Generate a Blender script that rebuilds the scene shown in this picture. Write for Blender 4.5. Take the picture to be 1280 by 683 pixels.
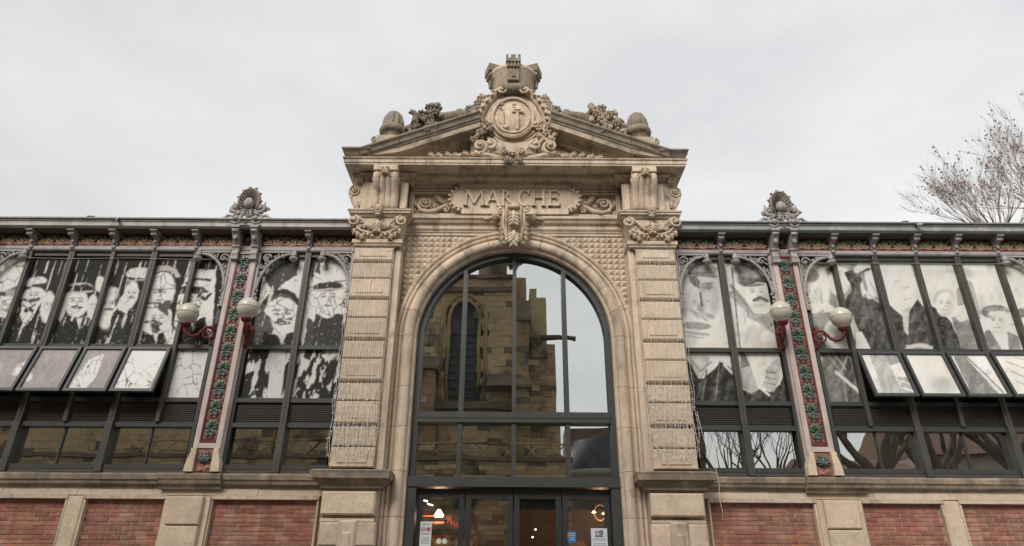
import bpy, math, random
import numpy as np
from mathutils import Vector, Matrix
R = math.radians; PI = math.pi
rnd = random.Random(7)
S = bpy.context.scene
for o in list(bpy.data.objects): bpy.data.objects.remove(o)
# ---------------------------------------------------------------- camera
CAM = (-0.045, -10.5, 1.6); FPX = 820.0; PITCH = R(25.09); ROLL = R(0.36)
cd = bpy.data.cameras.new('camera'); cam = bpy.data.objects.new('camera', cd); S.collection.objects.link(cam)
cam.location = CAM; cd.sensor_width = 36; cd.lens = 36 * FPX / 1280; cd.clip_end = 2000; cd.clip_start = .05
M = Matrix.Rotation(PITCH + PI / 2, 4, 'X') @ Matrix.Rotation(ROLL, 4, 'Z')
cam.rotation_euler = M.to_euler(); S.camera = cam
S.render.resolution_x = 1024; S.render.resolution_y = 546
# ---------------------------------------------------------------- sky, sun, exposure
SUN_EL, SUN_AZ = R(38), R(203)
w = bpy.data.worlds.new('World'); S.world = w; w.use_nodes = True
nt = w.node_tree; N = nt.nodes; L = nt.links
for n in list(N): N.remove(n)
sky = N.new('ShaderNodeTexSky'); sky.sky_type = 'NISHITA'; sky.sun_disc = False
sky.sun_elevation = SUN_EL; sky.sun_rotation = SUN_AZ; sky.air_density = 1.5; sky.dust_density = 4
tc = N.new('ShaderNodeTexCoord'); nz = N.new('ShaderNodeTexNoise'); nz.inputs['Scale'].default_value = 1.6
nz.inputs['Detail'].default_value = 5; nz.inputs['Roughness'].default_value = .55
mp = N.new('ShaderNodeMapping'); mp.inputs['Scale'].default_value = (1, 1, 2.6)
L.new(tc.outputs['Generated'], mp.inputs[0]); L.new(mp.outputs[0], nz.inputs['Vector'])
cr = N.new('ShaderNodeValToRGB'); L.new(nz.outputs[0], cr.inputs[0])
cr.color_ramp.elements[0].position = .38; cr.color_ramp.elements[0].color = (2.95, 2.98, 3.04, 1)
cr.color_ramp.elements[1].position = .64; cr.color_ramp.elements[1].color = (3.65, 3.65, 3.64, 1)
sx = N.new('ShaderNodeSeparateXYZ'); L.new(tc.outputs['Generated'], sx.inputs[0])
mr = N.new('ShaderNodeMapRange'); L.new(sx.outputs[0], mr.inputs[0]); mr.inputs[1].default_value = -.7; mr.inputs[2].default_value = .7
mr.inputs[3].default_value = .97; mr.inputs[4].default_value = 1.12
ml = N.new('ShaderNodeVectorMath'); ml.operation = 'SCALE'; L.new(cr.outputs[0], ml.inputs[0]); L.new(mr.outputs[0], ml.inputs['Scale'])
mx = N.new('ShaderNodeMix'); mx.data_type = 'RGBA'; mx.inputs[0].default_value = .97
L.new(sky.outputs[0], mx.inputs[6]); L.new(ml.outputs[0], mx.inputs[7])
bg = N.new('ShaderNodeBackground'); bg.inputs[1].default_value = .1; L.new(mx.outputs[2], bg.inputs[0])
wo = N.new('ShaderNodeOutputWorld'); L.new(bg.outputs[0], wo.inputs[0])
sd = bpy.data.lights.new('sun', 'SUN'); so = bpy.data.objects.new('sun', sd); S.collection.objects.link(so)
sd.energy = 1.5; sd.angle = R(32); sd.color = (1, .95, .88)
dv = Vector((math.sin(SUN_AZ) * math.cos(SUN_EL), math.cos(SUN_AZ) * math.cos(SUN_EL), math.sin(SUN_EL)))
so.rotation_euler = dv.to_track_quat('Z', 'Y').to_euler()
S.view_settings.view_transform = 'Standard'; S.view_settings.look = 'None'
S.view_settings.exposure = 1.22; S.view_settings.gamma = 1
try: S.cycles.max_bounces = 8; S.cycles.transparent_max_bounces = 8
except Exception: pass

# ---------------------------------------------------------------- materials
def mat(name, col, rough=.8, c2=None, scale=3., detail=6., bump=0., bscale=40., spec=.3, metal=0., rand=0., streak=None, c3=None, s3=.7, p3=(.5, .7), coat=0):
    m = bpy.data.materials.new(name); m.use_nodes = True
    nt = m.node_tree; N = nt.nodes; L = nt.links; b = N['Principled BSDF']
    b.inputs['Roughness'].default_value = rough; b.inputs['Metallic'].default_value = metal
    b.inputs['Specular IOR Level'].default_value = spec; b.inputs['Coat Weight'].default_value = coat
    g = N.new('ShaderNodeNewGeometry'); out = None
    if c2:
        n = N.new('ShaderNodeTexNoise'); n.inputs['Scale'].default_value = scale; n.inputs['Detail'].default_value = detail; n.inputs['Roughness'].default_value = .62
        L.new(g.outputs['Position'], n.inputs['Vector'])
        r = N.new('ShaderNodeValToRGB'); r.color_ramp.elements[0].position = .34; r.color_ramp.elements[1].position = .66
        r.color_ramp.elements[0].color = (*col, 1); r.color_ramp.elements[1].color = (*c2, 1)
        L.new(n.outputs[0], r.inputs[0]); out = r.outputs[0]
    else:
        rgb = N.new('ShaderNodeRGB'); rgb.outputs[0].default_value = (*col, 1); out = rgb.outputs[0]
    def over(out, c, sc, pos, stretch=(1, 1, 1), amt=1.):
        mp = N.new('ShaderNodeMapping'); mp.inputs['Scale'].default_value = stretch
        L.new(g.outputs['Position'], mp.inputs[0])
        n = N.new('ShaderNodeTexNoise'); n.inputs['Scale'].default_value = sc; n.inputs['Detail'].default_value = 7; n.inputs['Roughness'].default_value = .65
        L.new(mp.outputs[0], n.inputs['Vector'])
        r = N.new('ShaderNodeMapRange'); r.inputs[1].default_value = pos[0]; r.inputs[2].default_value = pos[1]; r.inputs[4].default_value = amt
        L.new(n.outputs[0], r.inputs[0])
        x = N.new('ShaderNodeMix'); x.data_type = 'RGBA'; L.new(r.outputs[0], x.inputs[0]); L.new(out, x.inputs[6]); x.inputs[7].default_value = (*c, 1)
        return x.outputs[2]
    if c3: out = over(out, c3, s3, p3)
    if streak: out = over(out, streak, 2.2, (.5, .70), (2.4, 2.4, .25), .8)
    if 'limestone' in name: out = over(out, tuple(q * .42 for q in col), 26, (.52, .74), (1, 1, 1), .6); out = over(out, tuple(min(.8, q * 1.2) for q in col), 11, (.56, .76), (1, 1, 1), .5)
    if rand:
        oi = N.new('ShaderNodeObjectInfo'); hs = N.new('ShaderNodeHueSaturation')
        a = N.new('ShaderNodeMapRange'); L.new(oi.outputs['Random'], a.inputs[0]); a.inputs[3].default_value = 1 - rand; a.inputs[4].default_value = 1 + rand
        L.new(a.outputs[0], hs.inputs['Value']); L.new(out, hs.inputs['Color'])
        a2 = N.new('ShaderNodeMath'); a2.operation = 'MULTIPLY'; L.new(oi.outputs['Random'], a2.inputs[0]); a2.inputs[1].default_value = 37.7
        a3 = N.new('ShaderNodeMath'); a3.operation = 'FRACT'; L.new(a2.outputs[0], a3.inputs[0])
        a4 = N.new('ShaderNodeMapRange'); L.new(a3.outputs[0], a4.inputs[0]); a4.inputs[3].default_value = .5 - rand * .04; a4.inputs[4].default_value = .5 + rand * .04
        L.new(a4.outputs[0], hs.inputs['Hue']); out = hs.outputs[0]
    L.new(out, b.inputs['Base Color'])
    if bump:
        n = N.new('ShaderNodeTexNoise'); n.inputs['Scale'].default_value = bscale; n.inputs['Detail'].default_value = 6; n.inputs['Roughness'].default_value = .7
        L.new(g.outputs['Position'], n.inputs['Vector'])
        bp = N.new('ShaderNodeBump'); bp.inputs['Strength'].default_value = min(1, bump); bp.inputs['Distance'].default_value = .012
        L.new(n.outputs[0], bp.inputs['Height']); L.new(bp.outputs[0], b.inputs['Normal'])
    return m
ST = mat('cream_limestone', (.65, .535, .415), c2=(.52, .42, .32), scale=1.7, bump=.8, bscale=22, rand=.09, c3=(.30, .235, .175), s3=3.1, p3=(.56, .74), streak=(.21, .18, .145), rough=.9)
SB = mat('block_limestone', (.66, .54, .41), c2=(.53, .425, .32), scale=4, bump=.7, bscale=18, c3=(.32, .25, .185), s3=5, p3=(.58, .78), rand=.1, rough=.9)
SC = mat('carved_limestone', (.62, .50, .375), c2=(.45, .36, .27), scale=7, bump=.6, bscale=35, c3=(.25, .205, .16), s3=9, p3=(.54, .7), rough=.9)
SW = mat('weathered_limestone', (.46, .375, .28), c2=(.33, .27, .205), scale=4, bump=.8, bscale=24, c3=(.11, .098, .082), s3=2.6, p3=(.5, .7), rough=.95)
SX = mat('lichened_limestone', (.30, .255, .195), c2=(.16, .14, .112), scale=6, bump=.8, bscale=30, c3=(.36, .29, .2), s3=4, p3=(.56, .72), rough=.95)
SD = mat('damp_limestone', (.30, .24, .175), c2=(.17, .145, .115), scale=4, bump=.8, bscale=24, c3=(.45, .35, .25), s3=3, p3=(.5, .68), rough=.95)
SE2 = mat('rain_stained_limestone', (.62, .51, .395), c2=(.47, .385, .295), scale=2, bump=.8, bscale=24, c3=(.17, .15, .125), s3=2.3, p3=(.54, .70), streak=(.16, .14, .12), rough=.92)
BR = mat('red_brick', (.29, .105, .072), c2=(.35, .165, .12), scale=6, bump=.6, bscale=60, rand=.27, rough=.92, c3=(.20, .11, .08), s3=2.2, p3=(.5, .7), streak=(.40, .27, .21))
MO = mat('lime_mortar', (.50, .37, .30), c2=(.42, .28, .22), scale=9, bump=.5, rough=.95)
FR = mat('grey_green_frame_paint', (.050, .053, .050), c2=(.038, .040, .037), scale=5, rough=.5, spec=.4)
FB = mat('brown_grey_frame_paint', (.072, .069, .060), c2=(.050, .049, .043), scale=5, rough=.5, spec=.4)
DF = mat('charcoal_door_paint', (.033, .034, .034), c2=(.026, .027, .027), scale=4, rough=.45, spec=.4)
LV = mat('dark_louvre_metal', (.07, .058, .049), c2=(.052, .043, .037), scale=4, rough=.55)
IR = mat('pale_grey_iron_paint', (.36, .335, .325), c2=(.26, .245, .24), scale=9, rough=.6, c3=(.15, .125, .11), s3=14, p3=(.56, .74))
IW = mat('pale_grey_rail_paint', (.40, .37, .365), c2=(.31, .285, .28), scale=3, rough=.6, streak=(.2, .18, .17))
ZN = mat('weathered_zinc', (.34, .35, .355), c2=(.22, .235, .24), scale=3.5, rough=.6, c3=(.44, .42, .40), s3=4, p3=(.55, .7))
ZR = mat('pale_rusty_gutter', (.50, .47, .445), c2=(.37, .345, .325), scale=4, rough=.6, streak=(.24, .19, .165))
PK = mat('pinkish_painted_plaster', (.56, .475, .44), c2=(.46, .385, .355), scale=4, rough=.8, bump=.2, streak=(.38, .30, .26))
CR = mat('crimson_glazed_tile', (.17, .032, .03), c2=(.11, .024, .026), scale=14, rough=.3, spec=.5)
CP = mat('rose_glazed_tile', (.36, .17, .125), c2=(.26, .10, .08), scale=16, rough=.32, spec=.5)
CY = mat('ochre_glazed_scroll', (.52, .36, .24), c2=(.38, .20, .14), scale=20, rough=.35, spec=.5)
CG = mat('green_glazed_leaf', (.045, .105, .055), c2=(.03, .06, .04), scale=20, rough=.28, spec=.5)
CT = mat('blue_green_glazed_leaf', (.11, .15, .135), c2=(.05, .085, .08), scale=20, rough=.28, spec=.5)
CZ = mat('grey_mauve_glazed_flower', (.26, .24, .23), c2=(.13, .12, .12), scale=20, rough=.3, spec=.5)
GL = mat('cream_lamp_globe', (.56, .54, .46), c2=(.46, .44, .37), scale=5, rough=.28, spec=.5)
GB = mat('tan_globe_band', (.44, .39, .28), rough=.4)
RI = mat('dark_red_iron', (.15, .022, .02), c2=(.09, .016, .016), scale=12, rough=.5)
DK = mat('unlit_interior_black', (.018, .016, .014), rough=.9)  # near-black colour stands in for the darkness of the unlit hall
IB = mat('brown_interior_joinery', (.10, .05, .03), rough=.6)
WB = mat('off_white_cable', (.72, .69, .62), rough=.5)
LD = mat('clear_led_bulb', (.85, .84, .80), rough=.3)
PV = mat('grey_paving', (.24, .225, .20), c2=(.17, .16, .145), scale=1.2, rough=.9, bump=.3)
CH = mat('ochre_church_stone', (.36, .26, .14), c2=(.22, .16, .09), scale=.9, rough=.95, c3=(.05, .042, .03), s3=.55, p3=(.5, .64), rand=.35, bump=.5)
CD = mat('sooty_church_stone', (.15, .115, .075), c2=(.085, .068, .05), scale=1.2, rough=.95, bump=.5)
SL = mat('blue_black_slate', (.055, .058, .062), c2=(.035, .037, .04), scale=5, rough=.6, rand=.3)
RT = mat('terracotta_roof', (.21, .13, .09), c2=(.14, .09, .065), scale=4, rough=.9)
RN = mat('beige_render', (.36, .33, .27), c2=(.28, .255, .21), scale=1, rough=.9)
BK = mat('plane_tree_bark', (.13, .105, .08), c2=(.07, .058, .046), scale=3, rough=.95)
TW = mat('brown_twig_bark', (.31, .265, .24), c2=(.22, .18, .16), scale=2, rough=.95)
SE = mat('rusty_seed_ball', (.22, .13, .10), rough=.9)
PG = mat('dark_pigeon_plumage', (.04, .04, .045), c2=(.09, .09, .10), scale=20, rough=.7)
WH = mat('white_paper', (.62, .64, .66), rough=.6)
BL = mat('blue_print', (.03, .17, .40), rough=.5)
NB = mat('navy_print', (.02, .035, .12), rough=.5)
RD = mat('red_print', (.45, .03, .03), rough=.5)
BX = mat('black_print', (.02, .02, .02), rough=.5)
OW = mat('off_white_disc', (.62, .61, .52), rough=.5)
def emis(name, c, s):
    m = bpy.data.materials.new(name); m.use_nodes = True; b = m.node_tree.nodes['Principled BSDF']
    b.inputs['Base Color'].default_value = (*c, 1); b.inputs['Emission Color'].default_value = (*c, 1); b.inputs['Emission Strength'].default_value = s
    return m
EW = emis('warm_lamp_glow', (1, .72, .42), 3); EC = emis('white_lamp_glow', (1, .93, .8), 2.5); ER = emis('red_neon_glow', (1, .05, .06), .8); EO = emis('orange_bar_glow', (1, .16, .06), .5)
def glass(name, refl, tint, through, wav=.0, wsc=1.5):
    m = bpy.data.materials.new(name); m.use_nodes = True; nt = m.node_tree; N = nt.nodes; L = nt.links
    for n in list(N): N.remove(n)
    o = N.new('ShaderNodeOutputMaterial'); a = N.new('ShaderNodeBsdfGlossy'); a.inputs['Roughness'].default_value = .0; a.inputs['Color'].default_value = (*tint, 1)
    t = N.new('ShaderNodeBsdfTransparent'); t.inputs['Color'].default_value = (through, through * .97, through * .92, 1)
    x = N.new('ShaderNodeMixShader'); x.inputs[0].default_value = refl
    L.new(t.outputs[0], x.inputs[1]); L.new(a.outputs[0], x.inputs[2])
    d = N.new('ShaderNodeBsdfDiffuse'); d.inputs[0].default_value = (.3, .28, .25, 1)
    x2 = N.new('ShaderNodeMixShader'); g = N.new('ShaderNodeNewGeometry')
    n = N.new('ShaderNodeTexNoise'); n.inputs['Scale'].default_value = 3; n.inputs['Detail'].default_value = 8; L.new(g.outputs['Position'], n.inputs['Vector'])
    r = N.new('ShaderNodeMapRange'); r.inputs[1].default_value = .45; r.inputs[2].default_value = .85; r.inputs[3].default_value = .015; r.inputs[4].default_value = .09
    L.new(n.outputs[0], r.inputs[0]); L.new(r.outputs[0], x2.inputs[0]); L.new(x.outputs[0], x2.inputs[1]); L.new(d.outputs[0], x2.inputs[2]); L.new(x2.outputs[0], o.inputs[0])
    if wav:
        n = N.new('ShaderNodeTexNoise'); n.inputs['Scale'].default_value = wsc; n.inputs['Detail'].default_value = 1; L.new(g.outputs['Position'], n.inputs['Vector'])
        b = N.new('ShaderNodeBump'); b.inputs['Strength'].default_value = 1; b.inputs['Distance'].default_value = wav
        L.new(n.outputs[0], b.inputs['Height']); L.new(b.outputs[0], a.inputs['Normal'])
    return m
G1 = glass('reflective_window_glass', .70, (.88, .93, .93), .5, .0016, 1.2)
G2 = glass('wavy_window_glass', .66, (.90, .93, .90), .35, .0014, 1.6)
G3 = glass('door_glass', .5, (.9, .92, .9), .8, .001, 1.2)
G4 = glass('dim_door_glass', .035, (.9, .9, .9), .85)
PR = bpy.data.materials.new('printed_film'); PR.use_nodes = True
_n = PR.node_tree.nodes.new('ShaderNodeAttribute'); _n.attribute_name = 'ink'
_b = PR.node_tree.nodes['Principled BSDF']; PR.node_tree.links.new(_n.outputs['Color'], _b.inputs['Base Color'])
_b.inputs['Roughness'].default_value = .6; _b.inputs['Specular IOR Level'].default_value = .08

# ---------------------------------------------------------------- mesh builder
def rot_to(d):
    return Vector(d).normalized().to_track_quat('Z', 'Y').to_matrix()
class MB:
    def __init__(s): s.v = []; s.f = []; s.sm = []; s.mi = []; s.cur = 0
    def add(s, v, f, smooth=False):
        n = len(s.v); s.v += [tuple(p) for p in v]; s.f += [tuple(i + n for i in q) for q in f]
        s.sm += [smooth] * len(f); s.mi += [s.cur] * len(f); return s
    def box(s, x0, x1, y0, y1, z0, z1, c=0):
        if c <= 0:
            v = [(x, y, z) for z in (z0, z1) for y in (y0, y1) for x in (x0, x1)]
            return s.add(v, [(0, 2, 3, 1), (4, 5, 7, 6), (0, 1, 5, 4), (1, 3, 7, 5), (3, 2, 6, 7), (2, 0, 4, 6)])
        # chamfered on the front (-Y) face edges
        v = [(x0, y1, z0), (x1, y1, z0), (x1, y1, z1), (x0, y1, z1), (x0, y0 + c, z0), (x1, y0 + c, z0), (x1, y0 + c, z1), (x0, y0 + c, z1),
             (x0 + c, y0, z0 + c), (x1 - c, y0, z0 + c), (x1 - c, y0, z1 - c), (x0 + c, y0, z1 - c)]
        return s.add(v, [(0, 3, 2, 1), (0, 1, 5, 4), (1, 2, 6, 5), (2, 3, 7, 6), (3, 0, 4, 7), (4, 5, 9, 8), (5, 6, 10, 9), (6, 7, 11, 10), (7, 4, 8, 11), (8, 9, 10, 11)])
    def prism(s, pts, y0, y1, smooth=False):      # polygon in XZ (ccw from the front), extruded y0 (front) to y1
        n = len(pts); v = [(x, y0, z) for x, z in pts] + [(x, y1, z) for x, z in pts]
        f = [tuple(range(n)), tuple(range(2 * n - 1, n - 1, -1))] + [(i, n + i, n + (i + 1) % n, (i + 1) % n) for i in range(n)]
        return s.add(v, f, smooth)
    def prismx(s, pts, x0, x1):                   # polygon in YZ extruded along X
        n = len(pts); v = [(x0, y, z) for y, z in pts] + [(x1, y, z) for y, z in pts]
        return s.add(v, [tuple(range(n)), tuple(range(2 * n - 1, n - 1, -1))] + [(i, n + i, n + (i + 1) % n, (i + 1) % n) for i in range(n)])
    def tube(s, pts, r, k=6, caps=True, flat=1.0):
        pts = [Vector(p) for p in pts]; n = len(pts); v = []; f = []
        up = None
        for i, p in enumerate(pts):
            d = (pts[min(i + 1, n - 1)] - pts[max(i - 1, 0)])
            if d.length < 1e-9: d = Vector((0, 0, 1))
            d.normalize()
            if up is None: up = Vector((0, 1, 0)) if abs(d.y) < .9 else Vector((1, 0, 0))
            a = d.cross(up); a.normalize(); b = a.cross(d).normalized(); up = b
            rr = r[i] if isinstance(r, (list, tuple)) else r
            for j in range(k):
                t = 2 * PI * j / k; v.append(p + a * (math.cos(t) * rr) + b * (math.sin(t) * rr * flat))
        for i in range(n - 1):
            for j in range(k):
                f.append((i * k + j, i * k + (j + 1) % k, (i + 1) * k + (j + 1) % k, (i + 1) * k + j))
        if caps: f += [tuple(range(k - 1, -1, -1)), tuple((n - 1) * k + j for j in range(k))]
        return s.add(v, f, True)
    def ball(s, c, r, k=8, m=5, rot=None, jit=0):
        rx, ry, rz = (r, r, r) if not isinstance(r, (tuple, list)) else r
        v = []; f = []
        for i in range(m + 1):
            t = PI * i / m
            for j in range(k):
                a = 2 * PI * j / k; q = Vector((rx * math.sin(t) * math.cos(a), ry * math.sin(t) * math.sin(a), rz * math.cos(t)))
                if jit: q *= 1 + rnd.uniform(-jit, jit)
                if rot is not None: q = rot @ q
                v.append(Vector(c) + q)
        for i in range(m):
            for j in range(k): f.append((i * k + j, (i + 1) * k + j, (i + 1) * k + (j + 1) % k, i * k + (j + 1) % k))
        return s.add(v, f, True)
    def lathe(s, prof, c=(0, 0, 0), k=24, wave=None):
        v = []; f = []; n = len(prof)
        for i, (r, z) in enumerate(prof):
            for j in range(k):
                a = 2 * PI * j / k; rr = r * (wave(a, z) if wave else 1); v.append((c[0] + rr * math.cos(a), c[1] + rr * math.sin(a), c[2] + z))
        for i in range(n - 1):
            for j in range(k): f.append((i * k + j, i * k + (j + 1) % k, (i + 1) * k + (j + 1) % k, (i + 1) * k + j))
        return s.add(v, f, True)
    def sweep(s, prof, path, closed=False):       # profile [(out, z)] along plan path [(x, y)], out = right side of travel
        n = len(path); m = len(prof); v = []; f = []
        P = [Vector((a, b)) for a, b in path]
        for i in range(n):
            if i == 0: d1 = d2 = (P[1] - P[0]).normalized()
            elif i == n - 1: d1 = d2 = (P[-1] - P[-2]).normalized()
            else: d1 = (P[i] - P[i - 1]).normalized(); d2 = (P[i + 1] - P[i]).normalized()
            n1 = Vector((d1.y, -d1.x)); n2 = Vector((d2.y, -d2.x)); mm = (n1 + n2); mm = mm / max(.2, mm.dot(n1)) if mm.length > 1e-6 else n1
            for o, z in prof: v.append((P[i].x + mm.x * o, P[i].y + mm.y * o, z))
        for i in range(n - 1):
            for j in range(m - 1): f.append((i * m + j, (i + 1) * m + j, (i + 1) * m + j + 1, i * m + j + 1))
        f += [tuple(range(m)), tuple((n - 1) * m + j for j in range(m - 1, -1, -1))]
        return s.add(v, f)
    def arc(s, prof, R0, cz, a0, a1, k, cx=0):    # profile [(dr, y)] swept round an arch in XZ
        m = len(prof); v = []; f = []
        for i in range(k + 1):
            a = a0 + (a1 - a0) * i / k
            for dr, y in prof: v.append((cx + (R0 + dr) * math.cos(a), y, cz + (R0 + dr) * math.sin(a)))
        for i in range(k):
            for j in range(m - 1): f.append((i * m + j, (i + 1) * m + j, (i + 1) * m + j + 1, i * m + j + 1))
        f += [tuple(range(m)), tuple(k * m + j for j in range(m - 1, -1, -1))]
        return s.add(v, f)
    def spiral(s, cx, cz, y, r, turns, a0, dirn=1, rad=.02, tail=None, k=5, rise=.0, flat=1.0):
        n = int(12 * turns) + 1; pts = []; rr = []
        for i in range(n):
            t = i / (n - 1); q = r * (1 - t * .86); a = a0 + dirn * 2 * PI * turns * t
            pts.append((cx + q * math.cos(a), y - rise * t, cz + q * math.sin(a))); rr.append(rad * (1 - .45 * t))
        if tail: pts = tail + pts; rr = [rad * (.5 + .5 * i / len(tail)) for i in range(len(tail))] + rr
        s.tube(pts, rr, k, flat=flat); s.ball((cx, y - rise, cz), rad * 1.15, 7, 4); return s
    def leaf(s, p, d, ln, wd, y, lift=.03, lobes=3):   # acanthus-like leaf lying on the wall: p=(x,z), d=angle
        x, z = p; dx, dz = math.cos(d), math.sin(d); nx, nz = -dz, dx
        s.tube([(x + dx * ln * t, y - lift * math.sin(PI * min(1, t * .9 + .1)), z + dz * ln * t) for t in (0, .35, .7, 1)], [wd * .16, wd * .2, wd * .16, wd * .05], 5)
        for i in range(lobes):
            t = (i + .5) / lobes * .8
            for sg in (-1, 1):
                a = d + sg * .85; q = (x + dx * ln * t, z + dz * ln * t); l2 = wd * (.62 - .3 * abs(t - .35))
                s.ball((q[0] + math.cos(a) * l2 * .6, y - lift * .6, q[1] + math.sin(a) * l2 * .6), (l2 * .62, lift * .8, wd * .13), 6, 4, Matrix.Rotation(-a, 3, 'Y'))
        return s
    def rosette(s, x, y, z, r, n=6, dep=.03):
        for i in range(n):
            a = 2 * PI * i / n + .3
            s.ball((x + math.cos(a) * r * .58, y, z + math.sin(a) * r * .58), (r * .42, dep, r * .26), 7, 4, Matrix.Rotation(-a, 3, 'Y'))
        s.ball((x, y - dep * .6, z), (r * .25, dep, r * .25), 8, 4); return s
    def mesh(s, name, mats):
        me = bpy.data.meshes.new(name); me.from_pydata(s.v, [], s.f)
        for q in (mats if isinstance(mats, (list, tuple)) else [mats]): me.materials.append(q)
        me.polygons.foreach_set('use_smooth', s.sm); me.polygons.foreach_set('material_index', s.mi); me.update(); return me
    def build(s, name, mats, parent=None, loc=(0, 0, 0), **kw):
        return obj(name, s.mesh(name, mats), parent, loc, **kw)
COL = S.collection
def obj(name, data, parent=None, loc=(0, 0, 0), label=None, cat=None, group=None, kind=None, rot=None, scale=None):
    o = bpy.data.objects.new(name, data); COL.objects.link(o); o.location = loc
    if rot: o.rotation_euler = rot
    if scale: o.scale = scale
    if parent: o.parent = parent
    if label: o['label'] = label
    if cat: o['category'] = cat
    if group: o['group'] = group
    if kind: o['kind'] = kind
    return o
def thing(name, label, cat, loc=(0, 0, 0), group=None, rot=None, scale=None): return obj(name, None, None, loc, label, cat, group, None, rot, scale)
def kids(o): return [c for c in bpy.data.objects if c.parent == o]
def copy_tree(o, parent=None):
    c = o.copy(); COL.objects.link(c); c.parent = parent
    for ch in TREE.get(o.name, []): copy_tree(ch, c)
    return c
TREE = {}
def index():
    TREE.clear()
    for o in bpy.data.objects:
        if o.parent: TREE.setdefault(o.parent.name, []).append(o)
Rx = lambda a: Matrix.Rotation(a, 3, 'X')

# ================================================================ SETTING
MB().add([(-400, -400, 0), (400, -400, 0), (400, 400, 0), (-400, 400, 0)], [(0, 1, 2, 3)]).build('ground', mat('far_ground', (.16, .15, .13), c2=(.12, .115, .10), scale=.1, rough=.95), kind='structure')
MB().box(-30, 30, -14, 0.3, -.2, .12).build('pavement', PV, kind='structure')

# ================================================================ STONE PORTAL
AR, AZ = 1.65, 5.32                                      # arch radius and spring height
portal = thing('market_portal', 'tall pale stone arched gateway with carved pediment and MARCHÉ panel between the glazed wings', 'gateway')
def circ(r, a0, a1, k, cz=AZ): return [(r * math.cos(a0 + (a1 - a0) * i / k), cz + r * math.sin(a0 + (a1 - a0) * i / k)) for i in range(k + 1)]
# backing wall with the arch cut out, in two halves
for sg in (-1, 1):
    pts = [(0.002 * sg, AZ + AR + .12)] + [(sg * x, z) for x, z in circ(AR + .12, PI / 2, 0, 24)][1:] + [(sg * (AR + .12), .12), (sg * 2.78, .12), (sg * 2.78, 8.3), (0.002 * sg, 8.3)]
    if sg > 0: pts = pts[::-1]
    MB().prism(pts, .04, .75).build('wall_face', ST, portal)
# archivolt voussoirs and jamb stones
prof = [(0, .55), (0, .02), (.02, 0), (.045, 0)] + [(.13 + .085 * math.cos(a), -.01 - .085 * math.sin(a)) for a in [PI * (1 - i / 8) for i in range(9)]] + \
       [(.235, .0), (.25, -.035), (.275, -.045), (.295, -.035), (.30, .0), (.315, -.045), (.345, -.06), (.365, -.05), (.37, .06), (.3, .3)]
nv = 12
for i in range(nv):
    a0 = PI * i / nv + .0022; a1 = PI * (i + 1) / nv - .0022
    MB().arc(prof, AR, AZ, a1, a0, 8).build('voussoir', ST, portal)
jz = [.12, 1.0, 1.75, 2.45, 3.12, 3.8, 4.45, 5.32]
for sg in (-1, 1):
    for z0, z1 in zip(jz[:-1], jz[1:]):
        m = MB(); n = len(prof)
        v = [(sg * (AR + dr), y, z) for z in (z0 + .003, z1 - .003) for dr, y in prof]
        f = [(j, j + 1, n + j + 1, n + j) if sg > 0 else (j, n + j, n + j + 1, j + 1) for j in range(n - 1)]
        f += [tuple(range(n)), tuple(range(2 * n - 1, n - 1, -1))]
        m.add(v, f).build('jamb_stone', ST, portal)
# diamond rustication in the spandrels
def spandrel(sg):
    m = MB(); c = .1075
    for i in range(16):
        for j in range(14):
            x = 1.985 - c * (i + .5); z = 7.255 - c * (j + .5)
            if x < 0 or z < 5.7: continue
            if math.hypot(x + c * .3, z - c * .3 - AZ) < AR + .405: continue
            h = c / 2 - .003; d = rnd.uniform(.032, .046)
            m.add([(sg * (x - h), .035, z - h), (sg * (x + h), .035, z - h), (sg * (x + h), .035, z + h), (sg * (x - h), .035, z + h), (sg * x, .035 - d, z)],
                  [(0, 1, 4), (1, 2, 4), (2, 3, 4), (3, 0, 4)] if sg > 0 else [(1, 0, 4), (2, 1, 4), (3, 2, 4), (0, 3, 4)])
    o = m.build('diamond_facing', ST, portal); o['kind'] = 'stuff'
for sg in (-1, 1): spandrel(sg)
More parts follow.
